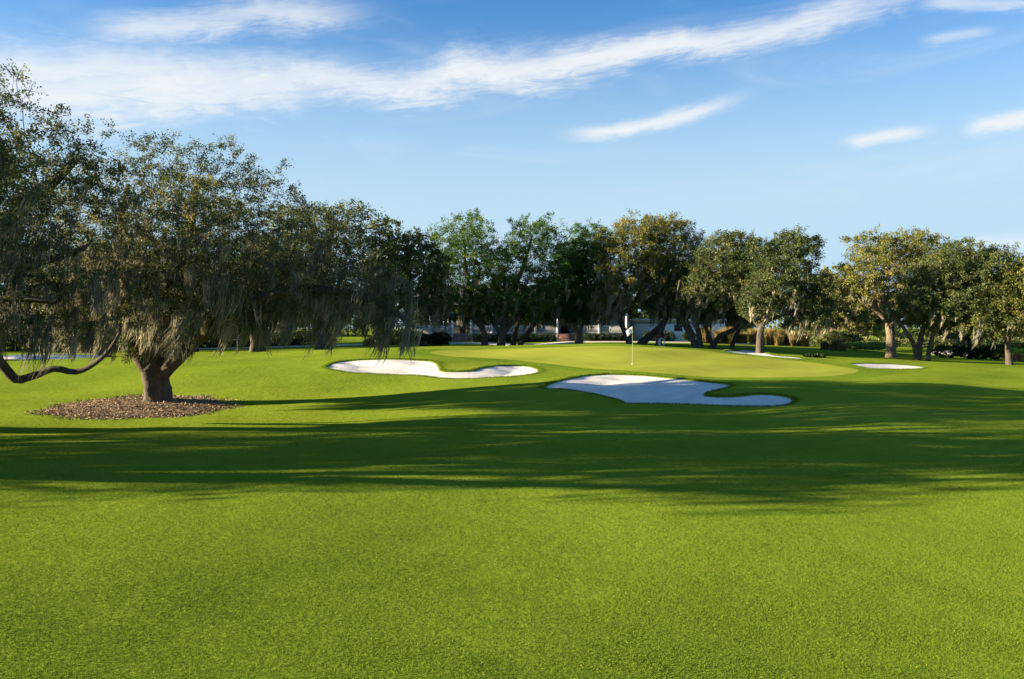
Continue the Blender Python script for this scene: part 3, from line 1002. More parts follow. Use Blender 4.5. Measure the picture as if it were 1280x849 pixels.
make_tree(48, 77, [([(871, 437), (862, 418), (852, 398), (846, 378), (850, 350)], 6, 2), ([(875, 437), (873, 415), (868, 392), (878, 360), (895, 325)], 6, 2), ([(868, 420), (858, 395), (870, 380)], 3, 1.5)],
          [(900, 335, 34, 36), (915, 310, 28, 20), (885, 365, 34, 28), (865, 385, 26, 14), (928, 345, 24, 30)],
          'dark oak splitting into a V of two trunks behind the right half of the green', TREES_BACK, mat='leaf', tint=0.42, moss=0.6, **BK)
make_tree(49, 79, [([(889, 435), (900, 420), (918, 412), (936, 398), (948, 375)], 5.5, 2), ([(893, 434), (884, 415), (880, 395), (890, 365)], 4.5, 2)],
          [(940, 345, 30, 38), (925, 380, 36, 22), (950, 320, 22, 22), (895, 388, 28, 14)],
          'oak with one long limb reaching low to the right over the dry grass', TREES_BACK, mat='leaf', tint=0.38, moss=0.6, **{**BK, 'n': 240})
make_tree(50, 83, [([(914, 432), (921, 417), (930, 402), (945, 385)], 4, 2)], [(950, 375, 26, 20), (935, 390, 20, 12)],
          'thin leaning oak stem rising from the dry grass', TREES_BACK, mat='leaf', tint=0.35, moss=0.4, **{**BK, 'n': 110})
make_tree(51, 68, [([(950, 438), (950, 420), (954, 404), (965, 380), (978, 345), (990, 310)], 7.5, 2), ([(951, 412), (940, 395), (935, 370)], 4, 2), ([(954, 404), (975, 395), (1000, 385), (1020, 370)], 4, 1.5)],
          [(975, 345, 36, 42), (992, 312, 32, 22), (1000, 365, 34, 36), (1020, 385, 20, 24), (950, 375, 26, 28), (1010, 400, 28, 14), (940, 312, 12, 12)],
          'broad dark oak at the right end of the row behind the green', TREES_BACK, mat='leaf', tint=0.33, moss=0.45, **{**BK, 'n': 460, 'zmin_m': 1.6})

# the group on the right
make_tree(61, 75, [([(1114, 445), (1113, 425), (1110, 402), (1100, 378), (1090, 350), (1085, 315)], 8.5, 2), ([(1110, 402), (1095, 388), (1078, 378), (1065, 362)], 4.5, 1.5), ([(1112, 410), (1126, 392), (1140, 365), (1145, 330)], 5, 2)],
          [(1095, 335, 38, 36), (1125, 312, 44, 20), (1152, 330, 36, 32), (1078, 355, 26, 30), (1085, 308, 24, 16), (1120, 360, 40, 22)],
          'golden oak with a thick sunlit trunk, leftmost of the right hand group', TREES_RIGHT, mat='leaf_gold', tint=0.5, moss=0.35, bark_='bark_pale', **{**BK, 'n': 420})
make_tree(62, 69, [([(1147, 448), (1141, 428), (1128, 408), (1115, 392), (1105, 375)], 5.5, 2), ([(1148, 448), (1151, 422), (1158, 400), (1172, 370), (1190, 335)], 7, 2)],
          [(1185, 345, 40, 34), (1165, 380, 50, 22), (1205, 322, 32, 20), (1215, 370, 34, 26), (1150, 395, 36, 14)],
          'dark oak with a V shaped double trunk beside the sunlit trunk on the right', TREES_RIGHT, mat='leaf', tint=0.45, moss=0.3, **{**BK, 'n': 400, 'thick': 0.58})
make_tree(63, 68, [([(1159, 447), (1165, 422), (1174, 400), (1195, 375), (1220, 350)], 5.5, 2)],
          [(1225, 350, 38, 34), (1195, 400, 40, 22), (1245, 330, 26, 20), (1235, 395, 36, 26)],
          'dark leaning oak right of the V shaped double trunk', TREES_RIGHT, mat='leaf', tint=0.45, moss=0.3, **{**BK, 'n': 360, 'thick': 0.55})
make_tree(64, 66, [([(1262, 452), (1260, 430), (1262, 405), (1270, 370), (1280, 340)], 6, 2), ([(1260, 420), (1240, 400), (1225, 385)], 4, 1.5)],
          [(1285, 352, 38, 30), (1262, 385, 36, 28), (1235, 410, 34, 20), (1300, 390, 36, 30), (1272, 415, 34, 18)],
          'golden green oak cut by the right edge of the photo', TREES_RIGHT, mat='leaf_gold', tint=0.28, moss=0.3, **{**BK, 'n': 380})
make_tree(65, 84, [([(1213, 440), (1212, 425), (1208, 408), (1200, 390)], 4, 2)], [(1205, 395, 30, 22), (1215, 412, 30, 14)],
          'small shaded oak among the dark trunks on the right', TREES_RIGHT, mat='leaf', tint=0.3, moss=0.8, **{**BK, 'n': 150})

# far woodland that closes the horizon
FAR = 'far trees beyond the course'
far_labels = {}
fr = np.random.default_rng(5)
FAR_SPOTS = [(1046, 125, 335, 'pale sunlit far tree in the gap between the back row and the right group'), (1066, 135, 345, 'hazy far tree right behind the low shrubs in the right gap'),
             (1082, 118, 378, 'low far tree just left of the sunlit trunk on the right'), (1180, 140, 360, 'far pale tree seen between the dark trunks on the right'), (1245, 135, 345, 'far tree rising over the rightmost dark crowns'),
             (1290, 130, 335, 'far tree at the right edge behind the golden oak'), (1020, 150, 365, 'far tree glimpsed under the broad dark oak'), (920, 150, 375, 'far tree glimpsed over the dry grass'),
             (850, 150, 362, 'far tree above the blue-white building'), (780, 150, 360, 'far tree behind the flag over the porch roof'), (470, 140, 370, 'far tree behind the ridge oak'),
             (360, 140, 372, 'far tree low behind the mossy curtain right of centre'), (270, 150, 375, 'far tree low behind the mossy curtain'), (170, 150, 372, 'far tree low behind the mulch bed oak'), (60, 150, 370, 'far tree low behind the sagging limb')]
for q, (px, d, top, lab) in enumerate(FAR_SPOTS):
    r0 = fr.uniform(22, 30)
    gy = 430
    h = (gy - top)
    make_tree(100 + q, d, [([(px, gy), (px + 2, gy - h * 0.3), (px - 1, gy - h * 0.75)], 2.6, 1.0), ([(px + 1, gy - h * .35), (px + 12, gy - h * .6)], 1.5, 0.8)],
              [(px, top + h * 0.3, r0 * .8, h * 0.3), (px - r0 * .5, top + h * .5, r0 * .6, h * .22), (px + r0 * .5, top + h * .45, r0 * .6, h * .25)],
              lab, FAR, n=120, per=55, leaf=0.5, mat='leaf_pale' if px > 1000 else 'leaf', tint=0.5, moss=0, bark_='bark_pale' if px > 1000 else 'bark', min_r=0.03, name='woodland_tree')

# ------------------------------------------------------------------ mulch bed under the oak
mc = P(172, 514, 29.6)
base_c = (mc[0], 29.5)
rx_, ry_ = 3.15, 3.0


def mulch_edge(t):
    return 1 + 0.08 * math.sin(3 * t + 1) + 0.05 * math.sin(7 * t) + 0.03 * math.sin(13 * t)


def mulch_z(x, y):
    rr = math.hypot((x - base_c[0]) / rx_, (y - base_c[1]) / ry_)
    return gz(x, y) + 0.14 * max(0.0, 1 - rr * rr) + (0.012 if rr < 0.97 else -0.02)


V, Fq = [], []
na, nr_ = 72, 10
for k in range(nr_):
    rr = 1 - k / nr_
    for q in range(na):
        t = q * 2 * math.pi / na
        e = mulch_edge(t) * rr
        x, y = base_c[0] + rx_ * e * math.cos(t), base_c[1] + ry_ * e * math.sin(t)
        V.append((x, y, mulch_z(x, y) + (rng.normal(0, 0.012) if 0 < k else -0.03)))
for k in range(nr_ - 1):
    for q in range(na):
        Fq.append((k * na + q, k * na + (q + 1) % na, (k + 1) * na + (q + 1) % na, (k + 1) * na + q))
V.append((base_c[0], base_c[1], mulch_z(*base_c)))
Ft = [((nr_ - 1) * na + q, (nr_ - 1) * na + (q + 1) % na, nr_ * na) for q in range(na)]
mo = mesh_np('mulch_bed', np.array(V), [np.array(Fq), np.array(Ft)], M['mulch'], smooth=True)
tag(mo, 'round bed of brown mulch around the mossy oak trunk', 'mulch bed', kind='structure')
nch = 16000
tt = rng.uniform(0, 2 * math.pi, nch); rr = np.sqrt(rng.uniform(0, 1, nch)) + np.abs(rng.normal(0, 0.08, nch))
e = np.array([mulch_edge(t) for t in tt]) * rr
cx, cy = base_c[0] + rx_ * e * np.cos(tt), base_c[1] + ry_ * e * np.sin(tt)
czz = ground_z(cx, cy) + 0.14 * np.maximum(0, 1 - rr ** 2) + 0.015
dd = rng.normal(size=(nch, 3)) * np.array([1, 1, 0.35])
nn = rng.normal(size=(nch, 3)) * 0.5 + np.array([0, 0, 1])
Ls = rng.uniform(0.03, 0.11, nch)
V, Fq = leaf_quads(np.stack([cx, cy, czz], -1), dd, nn, Ls, Ls * rng.uniform(0.25, 0.6, nch))
co = mesh_np('mulch_chips', V, Fq, M['chip'], attr={'tint': np.repeat(rng.beta(2, 2, nch), 4)})
tag(co, 'brown bark chips and dead leaves scattered over the mulch bed', 'mulch', kind='stuff')

# ------------------------------------------------------------------ grass blades of the fairway
NB = 1000000
v_ = rng.uniform(0, 1, NB)
dist = 5.6 * (30.0 / 5.6) ** v_
dist = dist[rng.uniform(0, 1, NB) < 1 - np.clip((dist - 9) / 20, 0, 1) ** 0.8]
NB = len(dist)
ux = rng.uniform(-0.70, 0.70, NB)
bx, by = ux * dist, dist
bz = ground_z(bx, by)
clump = 0.5 + 0.5 * np.sin(bx * 3.1 + 2 * np.sin(by * 1.7)) * np.sin(by * 2.9 + 1.5 * np.sin(bx * 2.3))
hgt = (0.0075 + 0.0028 * clump) * rng.uniform(0.5, 1.4, NB)
wid = (0.0022 + 0.00040 * dist) * rng.uniform(0.7, 1.3, NB)
an = rng.uniform(0, 2 * math.pi, NB)
ln = rng.normal(0, 0.7, (NB, 2))
s = np.stack([np.cos(an) * wid, np.sin(an) * wid, np.zeros(NB)], -1)
b0 = np.stack([bx, by, bz - 0.002], -1)
tp = np.stack([bx + ln[:, 0] * hgt, by + ln[:, 1] * hgt, bz + hgt], -1)
V = np.stack([b0 - s, b0 + s, tp], 1).reshape(-1, 3)
tn = np.clip(0.45 + 0.12 * (clump - 0.5) + rng.normal(0, 0.15, NB), 0, 0.97)
tn[rng.uniform(0, 1, NB) < 0.002] = 1.0
fv_, ft_ = [], []
for b in BUNKERS:
    pl = b['poly']; nxt = np.roll(pl, -1, 0)
    ln_ = np.linalg.norm(nxt - pl, axis=1)
    nb = int(ln_.sum() * 420)
    e_ = rng.choice(len(pl), nb, p=ln_ / ln_.sum())
    q = pl[e_] + (nxt - pl)[e_] * rng.uniform(0, 1, (nb, 1)) + rng.normal(0, 0.09, (nb, 2))
    s_ = sdf(pl, q[:, 0], q[:, 1])
    q = q[s_ > -0.05]; nb = len(q)
    h_ = rng.uniform(0.03, 0.085, nb); w_ = rng.uniform(0.006, 0.014, nb); a_ = rng.uniform(0, 6.28, nb)
    z_ = ground_z(q[:, 0], q[:, 1])
    sd_ = np.stack([np.cos(a_) * w_, np.sin(a_) * w_, np.zeros(nb)], -1)
    b0_ = np.stack([q[:, 0], q[:, 1], z_ - 0.01], -1)
    l_ = rng.normal(0, 0.5, (nb, 2)) * h_[:, None]
    t_ = np.stack([q[:, 0] + l_[:, 0], q[:, 1] + l_[:, 1], z_ + h_], -1)
    fv_.append(np.stack([b0_ - sd_, b0_ + sd_, t_], 1).reshape(-1, 3))
    ft_.append(np.clip(rng.normal(0.35, 0.2, nb), 0, 0.95))
V = np.concatenate([V] + fv_); tn = np.concatenate([tn] + ft_)
gb = mesh_np('grass_blades', V, np.arange(len(V)).reshape(-1, 3), M['blade'], attr={'tint': np.repeat(tn, 3)})
tag(gb, 'short mown grass blades of the foreground fairway', 'grass', kind='stuff')

# ------------------------------------------------------------------ flag
fp = hit(790.5, 456)
fl = empty('golf_flag', fp, 'white flag on a thin pole standing in the putting green', 'golf flag')
MB().tube([(0, 0, -0.1), (0, 0, 1.0), (0, 0, 2.14)], [0.0075, 0.007, 0.006], 8).obj('pole', M['pole'], fl, True)
fv, ff = [], []
nu, nv = 9, 7
for a_ in range(nu):
    for b_ in range(nv):
        u, v = a_ / (nu - 1), b_ / (nv - 1)
        drop = 0.30 * u + 0.05 * u * u
        x = -0.01 - 0.34 * u * (1 - 0.25 * v)
        fv.append((x, 0.035 * math.sin(u * 7 + v) * u, 2.12 - v * (0.36 - 0.06 * u) - drop * 0.75))
for a_ in range(nu - 1):
    for b_ in range(nv - 1):
        ff.append((a_ * nv + b_, (a_ + 1) * nv + b_, (a_ + 1) * nv + b_ + 1, a_ * nv + b_ + 1))
fo = mesh_np('flag', np.array(fv), np.array(ff), M['white'], fl, True)
so = fo.modifiers.new('thickness', 'SOLIDIFY'); so.thickness = 0.004
MB().tube([(0, 0, 0.035), (0, 0, 0.045)], [0.054, 0.054], 16).obj('cup_rim', M['white'], fl)

# ------------------------------------------------------------------ leafy shrubs and hedges


def leafy_mass(name, blobs, label, cat, group, mat, nleaf, L, seed, tint=0.5, kind=None, up=0.3, stems=True):
    r_ = np.random.default_rng(seed)
    c0 = blobs[0][0]
    base = np.array([c0[0], c0[1], gz(c0[0], c0[1])])
    vol = np.array([np.prod(b[1]) ** 0.67 for b in blobs]); vol /= vol.sum()
    k = r_.choice(len(blobs), nleaf, p=vol)
    dr = r_.normal(size=(nleaf, 3)); dr /= np.linalg.norm(dr, axis=1, keepdims=True)
    rad = r_.uniform(0.55, 1.0, nleaf) ** 0.6 * (1 + 0.14 * np.sin(7 * dr[:, 0] + 5 * dr[:, 2] + k))
    c = np.array([blobs[i_][0] for i_ in k]); rr = np.array([blobs[i_][1] for i_ in k])
    p = c + dr * rr * rad[:, None]
    p[:, 2] = np.maximum(p[:, 2], ground_z(p[:, 0], p[:, 1]) + 0.02)
    ld = dr * 0.6 + r_.normal(size=(nleaf, 3)) * 0.7 + np.array([0, 0, up])
    Ls = L * r_.uniform(0.6, 1.4, nleaf)
    V, Fq = leaf_quads(p, ld, r_.normal(size=(nleaf, 3)) + np.array([0, 0, .5]), Ls, Ls * 0.55)
    tn = np.clip(tint + r_.normal(0, 0.2, nleaf) + 0.15 * np.sin(k * 2.3), 0, 1)
    o = mesh_np(name, V, Fq, M[mat], None, attr={'tint': np.repeat(tn, 4)}, origin=base)
    return tag(o, label, cat, group, kind)


def blob_px(px, py, d, rx, ry, deep=None):
    k = d / F
    p = P(px, py, d)
    return (p, np.array([rx * k, deep or max(0.5, rx * k * 0.8), ry * k]))


def hedge_blobs(px0, px1, d, h, w=0.8):
    x0, x1 = P(px0, 420, d)[0], P(px1, 420, d)[0]
    n_ = max(2, int((x1 - x0) / 0.7))
    out = []
    for q in range(n_):
        x = x0 + (x1 - x0) * (q + 0.5) / n_
        z = gz(x, d)
        out.append((np.array([x, d, z + h * 0.5]), np.array([0.55, w, h * 0.52])))
    return out


HG = 'clipped hedges along the porch'
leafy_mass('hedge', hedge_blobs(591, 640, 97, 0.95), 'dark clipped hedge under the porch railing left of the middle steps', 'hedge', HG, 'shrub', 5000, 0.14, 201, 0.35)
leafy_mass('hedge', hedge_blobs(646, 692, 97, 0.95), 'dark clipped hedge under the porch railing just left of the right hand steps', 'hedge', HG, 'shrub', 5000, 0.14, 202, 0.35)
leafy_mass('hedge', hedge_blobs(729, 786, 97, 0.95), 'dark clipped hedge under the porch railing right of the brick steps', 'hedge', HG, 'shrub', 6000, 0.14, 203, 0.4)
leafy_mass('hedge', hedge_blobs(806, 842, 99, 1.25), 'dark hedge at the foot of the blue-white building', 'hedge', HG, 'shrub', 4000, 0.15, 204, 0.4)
SH = 'shrubs between the trees'
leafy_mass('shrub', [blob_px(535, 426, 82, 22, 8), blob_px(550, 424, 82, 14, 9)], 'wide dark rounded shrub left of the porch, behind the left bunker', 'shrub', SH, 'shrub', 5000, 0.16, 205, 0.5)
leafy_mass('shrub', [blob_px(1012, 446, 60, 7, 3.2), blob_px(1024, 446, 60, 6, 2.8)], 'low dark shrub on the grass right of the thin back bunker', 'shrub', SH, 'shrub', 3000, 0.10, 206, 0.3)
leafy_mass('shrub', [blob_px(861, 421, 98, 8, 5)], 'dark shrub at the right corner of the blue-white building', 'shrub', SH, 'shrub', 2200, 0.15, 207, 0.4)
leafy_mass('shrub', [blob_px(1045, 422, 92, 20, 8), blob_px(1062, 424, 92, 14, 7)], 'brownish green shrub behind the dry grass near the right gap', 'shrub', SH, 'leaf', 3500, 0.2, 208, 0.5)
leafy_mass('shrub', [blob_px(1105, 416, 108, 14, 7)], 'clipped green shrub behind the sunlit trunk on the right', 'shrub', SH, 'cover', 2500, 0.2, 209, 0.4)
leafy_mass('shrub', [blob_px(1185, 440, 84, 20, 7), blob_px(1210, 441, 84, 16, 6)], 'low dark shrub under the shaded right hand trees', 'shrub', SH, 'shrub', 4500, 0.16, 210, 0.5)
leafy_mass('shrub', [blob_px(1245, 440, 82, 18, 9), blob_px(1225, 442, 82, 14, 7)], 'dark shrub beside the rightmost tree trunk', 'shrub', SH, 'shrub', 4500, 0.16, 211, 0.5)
for q, (px, lab) in enumerate([(20, 'dark hedge beyond the ridge at the left edge'), (110, 'dark hedge beyond the ridge left of the mulch bed oak'), (270, 'dark hedge beyond the ridge right of the mulch bed oak'), (345, 'dark hedge beyond the ridge under the moss of the ridge oak')]):
    leafy_mass('hedge', [blob_px(px + o, 432, 100, 20, 11) for o in (-36, -12, 12, 36)], lab, 'hedge', 'hedges beyond the left ridge', 'shrub', 7000, 0.2, 220 + q, 0.4)
leafy_mass('ground_cover', [blob_px(px, 432.5, 90, 16, 4.0, 3.5) for px in (1064, 1082, 1098)], 'bright green low ground cover in the right gap', 'ground cover', None, 'cover', 7000, 0.16, 230, 0.6, kind='stuff', stems=False)

for q, (pa, pb, d, hh, mat, lab) in enumerate([
        (1030, 1320, 104, 8, 'leaf', 'low mixed undergrowth behind the trunks of the right hand trees'),
        (1120, 1330, 122, 13, 'shrub', 'taller dark undergrowth far behind the right hand trees'),
        (860, 1060, 125, 12, 'leaf', 'dim undergrowth behind the dry grass'),
        (-60, 420, 118, 17, 'shrub', 'dark undergrowth far beyond the left ridge')]):
    rr_ = np.random.default_rng(400 + q)
    bl_ = [blob_px(px + rr_.uniform(-6, 6), 431 - hh * .35, d + rr_.uniform(-3, 3), 15, hh * rr_.uniform(.5, 1.0), 2.0) for px in range(pa, pb, 16)]
    leafy_mass('undergrowth', bl_, lab, 'undergrowth', None, mat, 900 * len(bl_), 0.26, 410 + q, 0.5, kind='stuff')

rr_ = np.random.default_rng(77)
leafy_mass('distant_woodland', [(np.array([x + rr_.uniform(-4, 4), 215 + rr_.uniform(-12, 12), 4.0]), np.array([9.0, 5.0, rr_.uniform(6.0, 9.5)])) for x in range(-260, 270, 9)],
           'long low band of far woodland closing the horizon behind everything', 'woodland', None, 'leaf', 60000, 0.9, 78, 0.4, kind='stuff')
for q, (px, d, top, lab) in enumerate([(1038, 108, 338, 'sunlit loose far tree filling the gap beside the broad dark oak'), (1060, 112, 352, 'sunlit low far tree just left of the right hand group')]):
    h = 432 - top
    make_tree(140 + q, d, [([(px, 432), (px + 2, 432 - h * .3), (px - 2, 432 - h * .7)], 3, 1.0)], [(px, top + h * .32, 20, h * .32), (px - 12, top + h * .5, 15, h * .25), (px + 12, top + h * .5, 15, h * .28)],
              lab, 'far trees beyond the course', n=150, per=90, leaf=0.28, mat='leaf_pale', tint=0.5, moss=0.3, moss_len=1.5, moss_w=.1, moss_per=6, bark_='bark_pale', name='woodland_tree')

# tall dry ornamental grass


def tall_grass(px0, px1, py, d, hpx, n_, label, seed, depth=3.0):
    r_ = np.random.default_rng(seed)
    k = d / F
    x0, x1 = P(px0, py, d)[0], P(px1, py, d)[0]
    ncl = int((x1 - x0) * 1.6) + 3
    cx = r_.uniform(x0, x1, ncl); cy = d + r_.uniform(0, depth, ncl); ch = hpx * k * r_.uniform(0.6, 1.1, ncl)
    q = r_.integers(0, ncl, n_)
    a = r_.uniform(0, 6.28, n_)
    bxx, byy = cx[q] + r_.normal(0, .14, n_), cy[q] + r_.normal(0, .14, n_)
    h = ch[q] * r_.uniform(0.45, 1.1, n_)
    out = h * r_.uniform(0.1, 0.6, n_)
    z = ground_z(bxx, byy)
    w = 0.03 * r_.uniform(0.6, 1.4, n_)
    sx, sy = -np.sin(a) * w, np.cos(a) * w
    mid = np.stack([bxx + np.cos(a) * out * .3, byy + np.sin(a) * out * .3, z + h * .65], -1)
    tipp = np.stack([bxx + np.cos(a) * out, byy + np.sin(a) * out, z + h], -1)
    s = np.stack([sx, sy, np.zeros(n_)], -1)
    b = np.stack([bxx, byy, z - .02], -1)
    V = np.stack([b - s, b + s, mid + s * .8, mid - s * .8, tipp], 1).reshape(-1, 3)
    o = np.arange(n_)[:, None] * 5
    q4 = o + np.array([[0, 1, 2, 3]]); t3 = o + np.array([[3, 2, 4]])
    tn = np.clip(0.5 + r_.normal(0, .2, ncl)[q] + r_.normal(0, .12, n_), 0, 1)
    ob = mesh_np('tall_grass', V, [q4, t3], M['straw'], attr={'tint': np.repeat(tn, 5)})
    tag(ob, label, 'tall grass', 'stands of tall dry grass', 'stuff')


tall_grass(880, 1055, 431, 93, 21, 20000, 'golden brown tall dry grass under the trees right of the green', 301, 4)
tall_grass(1040, 1062, 437, 84, 14, 2500, 'brown grass clumps at the left of the bright ground cover', 302)
tall_grass(495, 560, 430, 92, 17, 5000, 'golden dry grass beside the shrub left of the porch', 303)
tall_grass(1255, 1290, 446, 78, 12, 3000, 'orange dry grass at the right edge', 304)
tall_grass(455, 500, 432, 88, 14, 2500, 'pale dry grass along the cart path', 305)

# ------------------------------------------------------------------ cart path


def strip(name, pix, w, mat, label, cat):
    pts = np.array([P(*p) for p in pix])
    t = np.linspace(0, len(pts) - 1, 60)
    cxs = np.interp(t, np.arange(len(pts)), pts[:, 0]); cys = np.interp(t, np.arange(len(pts)), pts[:, 1])
    tx, ty = np.gradient(cxs), np.gradient(cys)
    l_ = np.hypot(tx, ty)
    nxx, nyy = -ty / l_, tx / l_
    V = []
    for o, h in ((-w / 2, -0.1), (-w / 2, 0.07), (0, 0.09), (w / 2, 0.07), (w / 2, -0.1)):
        x, y = cxs + nxx * o, cys + nyy * o
        V.append(np.stack([x, y, ground_z(x, y) + h], -1))
    V = np.concatenate(V)
    Fq = []
    for k in range(4):
        for q in range(59):
            Fq.append((k * 60 + q, k * 60 + q + 1, (k + 1) * 60 + q + 1, (k + 1) * 60 + q))
    o = mesh_np(name, V, np.array(Fq), mat, smooth=False)
    return tag(o, label, cat, kind='structure')


strip('cart_path', [(200, 436, 96), (360, 433, 92), (480, 430, 92), (600, 428, 94), (670, 430, 88), (720, 427.5, 95), (800, 428, 95), (900, 430, 95), (960, 432, 98)], 2.6, M['path'], 'pale concrete cart path running behind the ridge and past the porch', 'cart path')

# ------------------------------------------------------------------ porch house
HD = 102.0
hx = lambda px: P(px, 420, HD)[0]
hz = lambda py: P(640, py, HD)[2]
hgz = hz(427) - 0.15
house = empty('porch_house', (hx(640), HD, hgz), 'low house with a white railed porch behind the oak row', 'house')
ho = np.array([hx(640), HD, hgz])
X0, X1 = hx(505), hx(786)
FLOOR, EAVE = hz(417.2), hz(383)
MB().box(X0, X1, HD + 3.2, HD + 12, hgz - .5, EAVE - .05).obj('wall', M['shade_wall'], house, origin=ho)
MB().box(X0, X1, HD, HD + 3.19, FLOOR - 0.22, FLOOR).obj('porch_floor', M['deck'], house, origin=ho)
mb = MB()
v = [(X0 - .6, HD - .7, EAVE), (X1 + .6, HD - .7, EAVE), (X1 + .6, HD + 12.6, EAVE), (X0 - .6, HD + 12.6, EAVE), (X0 + 4, HD + 6, EAVE + 3.0), (X1 - 4, HD + 6, EAVE + 3.0),
     (X0 - .6, HD - .7, EAVE + .25), (X1 + .6, HD - .7, EAVE + .25), (X1 + .6, HD + 12.6, EAVE + .25), (X0 - .6, HD + 12.6, EAVE + .25)]
mb._add(v, [(0, 3, 2, 1), (0, 1, 7, 6), (1, 2, 8, 7), (2, 3, 9, 8), (3, 0, 6, 9), (6, 7, 5, 4), (8, 9, 4, 5)], [(7, 8, 5), (9, 6, 4)])
mb.obj('roof', M['roof'], house, origin=ho)
MB().box(X0, X1, HD + .02, HD + .2, EAVE - .42, EAVE - .003).obj('beam', M['white'], house, origin=ho)
for px in (512, 538, 566, 589, 615, 669.5, 697, 720, 749, 783):
    x = hx(px)
    low = hgz - .3 if px in (566, 589, 697, 720) else FLOOR - .3
    MB().box(x - .13, x + .13, HD - .14, HD - .004 + .12, low, EAVE - .425).box(x - .19, x + .19, HD - .2, HD + .17, FLOOR + .002, FLOOR + .2).box(x - .18, x + .18, HD - .19, HD + .16, EAVE - .62, EAVE - .45).obj('column', M['white'], house, origin=ho)
RT = hz(407.2)
for a_, b_ in ((512, 566), (589, 697), (720, 783)):
    mb = MB()
    xa, xb = hx(a_) + .14, hx(b_) - .14
    mb.box(xa, xb, HD - .03, HD + .03, RT - .08, RT).box(xa, xb, HD - .03, HD + .03, FLOOR + .08, FLOOR + .15)
    x = xa + .1
    while x < xb:
        mb.box(x - .022, x + .022, HD - .02, HD + .02, FLOOR + .152, RT - .082)
        x += .135
    mb.obj('railing', M['white'], house, origin=ho)
    MB().box(xa, xb, HD + .05, HD + .18, FLOOR - .45, FLOOR - .223).obj('skirt_board', M['white'], house, origin=ho)
for a_, b_ in ((567.5, 587.5), (698.5, 718.5)):
    mb = MB()
    xa, xb = hx(a_), hx(b_)
    for s_ in range(5):
        mb.box(xa, xb, HD - 1.6 + s_ * .32, HD - 1.6 + (s_ + 1) * .32 - .002, hgz - .3, hgz + (FLOOR - hgz) * (s_ + 1) / 5.2)
    mb.obj('steps', M['brick'], house, origin=ho)
    dx = (xa + xb) / 2
    dr = MB().box(dx - .55, dx + .55, HD + 3.1, HD + 3.19, FLOOR + .01, FLOOR + 2.15).obj('door', M['door'], house, origin=ho)
    MB().tube([(dx + .42, HD + 3.08, FLOOR + 1.0), (dx + .42, HD + 3.02, FLOOR + 1.0)], [.04, .04], 8).obj('handle', M['trim'], dr)
for px in (527, 552, 605, 632, 660, 682, 736, 762):
    x = hx(px)
    wf = MB().box(x - .62, x + .62, HD + 3.12, HD + 3.19, FLOOR + .55, FLOOR + .63).box(x - .62, x + .62, HD + 3.12, HD + 3.19, FLOOR + 2.1, FLOOR + 2.2).box(x - .62, x - .54, HD + 3.12, HD + 3.19, FLOOR + .632, FLOOR + 2.098).box(x + .54, x + .62, HD + 3.12, HD + 3.19, FLOOR + .632, FLOOR + 2.098).box(x - .03, x + .03, HD + 3.13, HD + 3.18, FLOOR + .632, FLOOR + 2.098).obj('window', M['white'], house, origin=ho)
    MB().box(x - .538, x + .538, HD + 3.15, HD + 3.17, FLOOR + .635, FLOOR + 2.095).obj('pane', M['glass'], wf, origin=(0, 0, 0)).location = [float(-q) for q in ho]

# the low blue-white building
BD = 106.0
bxp = lambda px: P(px, 420, BD)[0]
bzp = lambda py: P(640, py, BD)[2]
x0, x1 = bxp(793), bxp(906)
g0 = bzp(426) - .2
bo = np.array([(x0 + x1) / 2, BD, g0])
bld = empty('low_building', bo, 'low blue-white building behind the oak trunks right of the flag', 'building')
MB().box(x0, x1, BD, BD + 7, g0 - .4, bzp(401)).obj('wall', M['wall'], bld, origin=bo)
MB().box(x0 - .3, x1 + .3, BD - .35, BD + 7.3, bzp(401) + .002, bzp(398.8)).obj('roof', M['wall'], bld, origin=bo)
MB().box(x0 + .05, x1 - .05, BD - .06, BD - .003, bzp(404.2), bzp(403.2)).obj('trim_board', M['trim'], bld, origin=bo)
for px in (848, 884):
    x = bxp(px)
    w_ = MB().box(x - .55, x + .55, BD - .05, BD - .004, bzp(414), bzp(406)).obj('window', M['trim'], bld, origin=bo)
    MB().box(x - .46, x + .46, BD - .062, BD - .052, bzp(413.2), bzp(406.8)).obj('pane', M['glass'], w_, origin=(0, 0, 0)).location = [float(-q) for q in bo]

# small round white marker hoop by the bent trunk
hp = hit(827, 433, 50, 120)
hp = P(827, 432.5, 79.0); hp[2] = gz(hp[0], 79.0)
hoop = empty('ball_washer', hp, 'small white round stand on the grass at the foot of the bent trunk', 'course stand')
mb = MB()
ring = [(0.30 * math.cos(t), 0.0, 0.46 + 0.40 * math.sin(t)) for t in np.linspace(0, 2 * math.pi, 25)]
mb.tube(ring, [0.045] * 25, 8, cap=False)
mb.obj('ring', M['white'], hoop, True)
MB().tube([(-.16, 0.05, -.1), (-.16, 0.05, 0.8)], [0.07, 0.06], 10).obj('post', M['white'], hoop, True)
# white posts beyond the left ridge
for px, py, d, h, lab in [(297, 444, 66, 1.7, 'thin white cross post beyond the ridge under the moss')]:
    p = P(px, py, d); p[2] = gz(p[0], d)
    e_ = empty('marker_post', p, lab, 'marker post')
    MB().box(-.035, .035, -.035, .035, -.2, h).obj('post', M['pole'], e_)
    MB().box(-.5, -.037, -.03, .03, h - .45, h - .35).box(.037, .5, -.03, .03, h - .45, h - .35).obj('crossbar', M['pole'], e_)

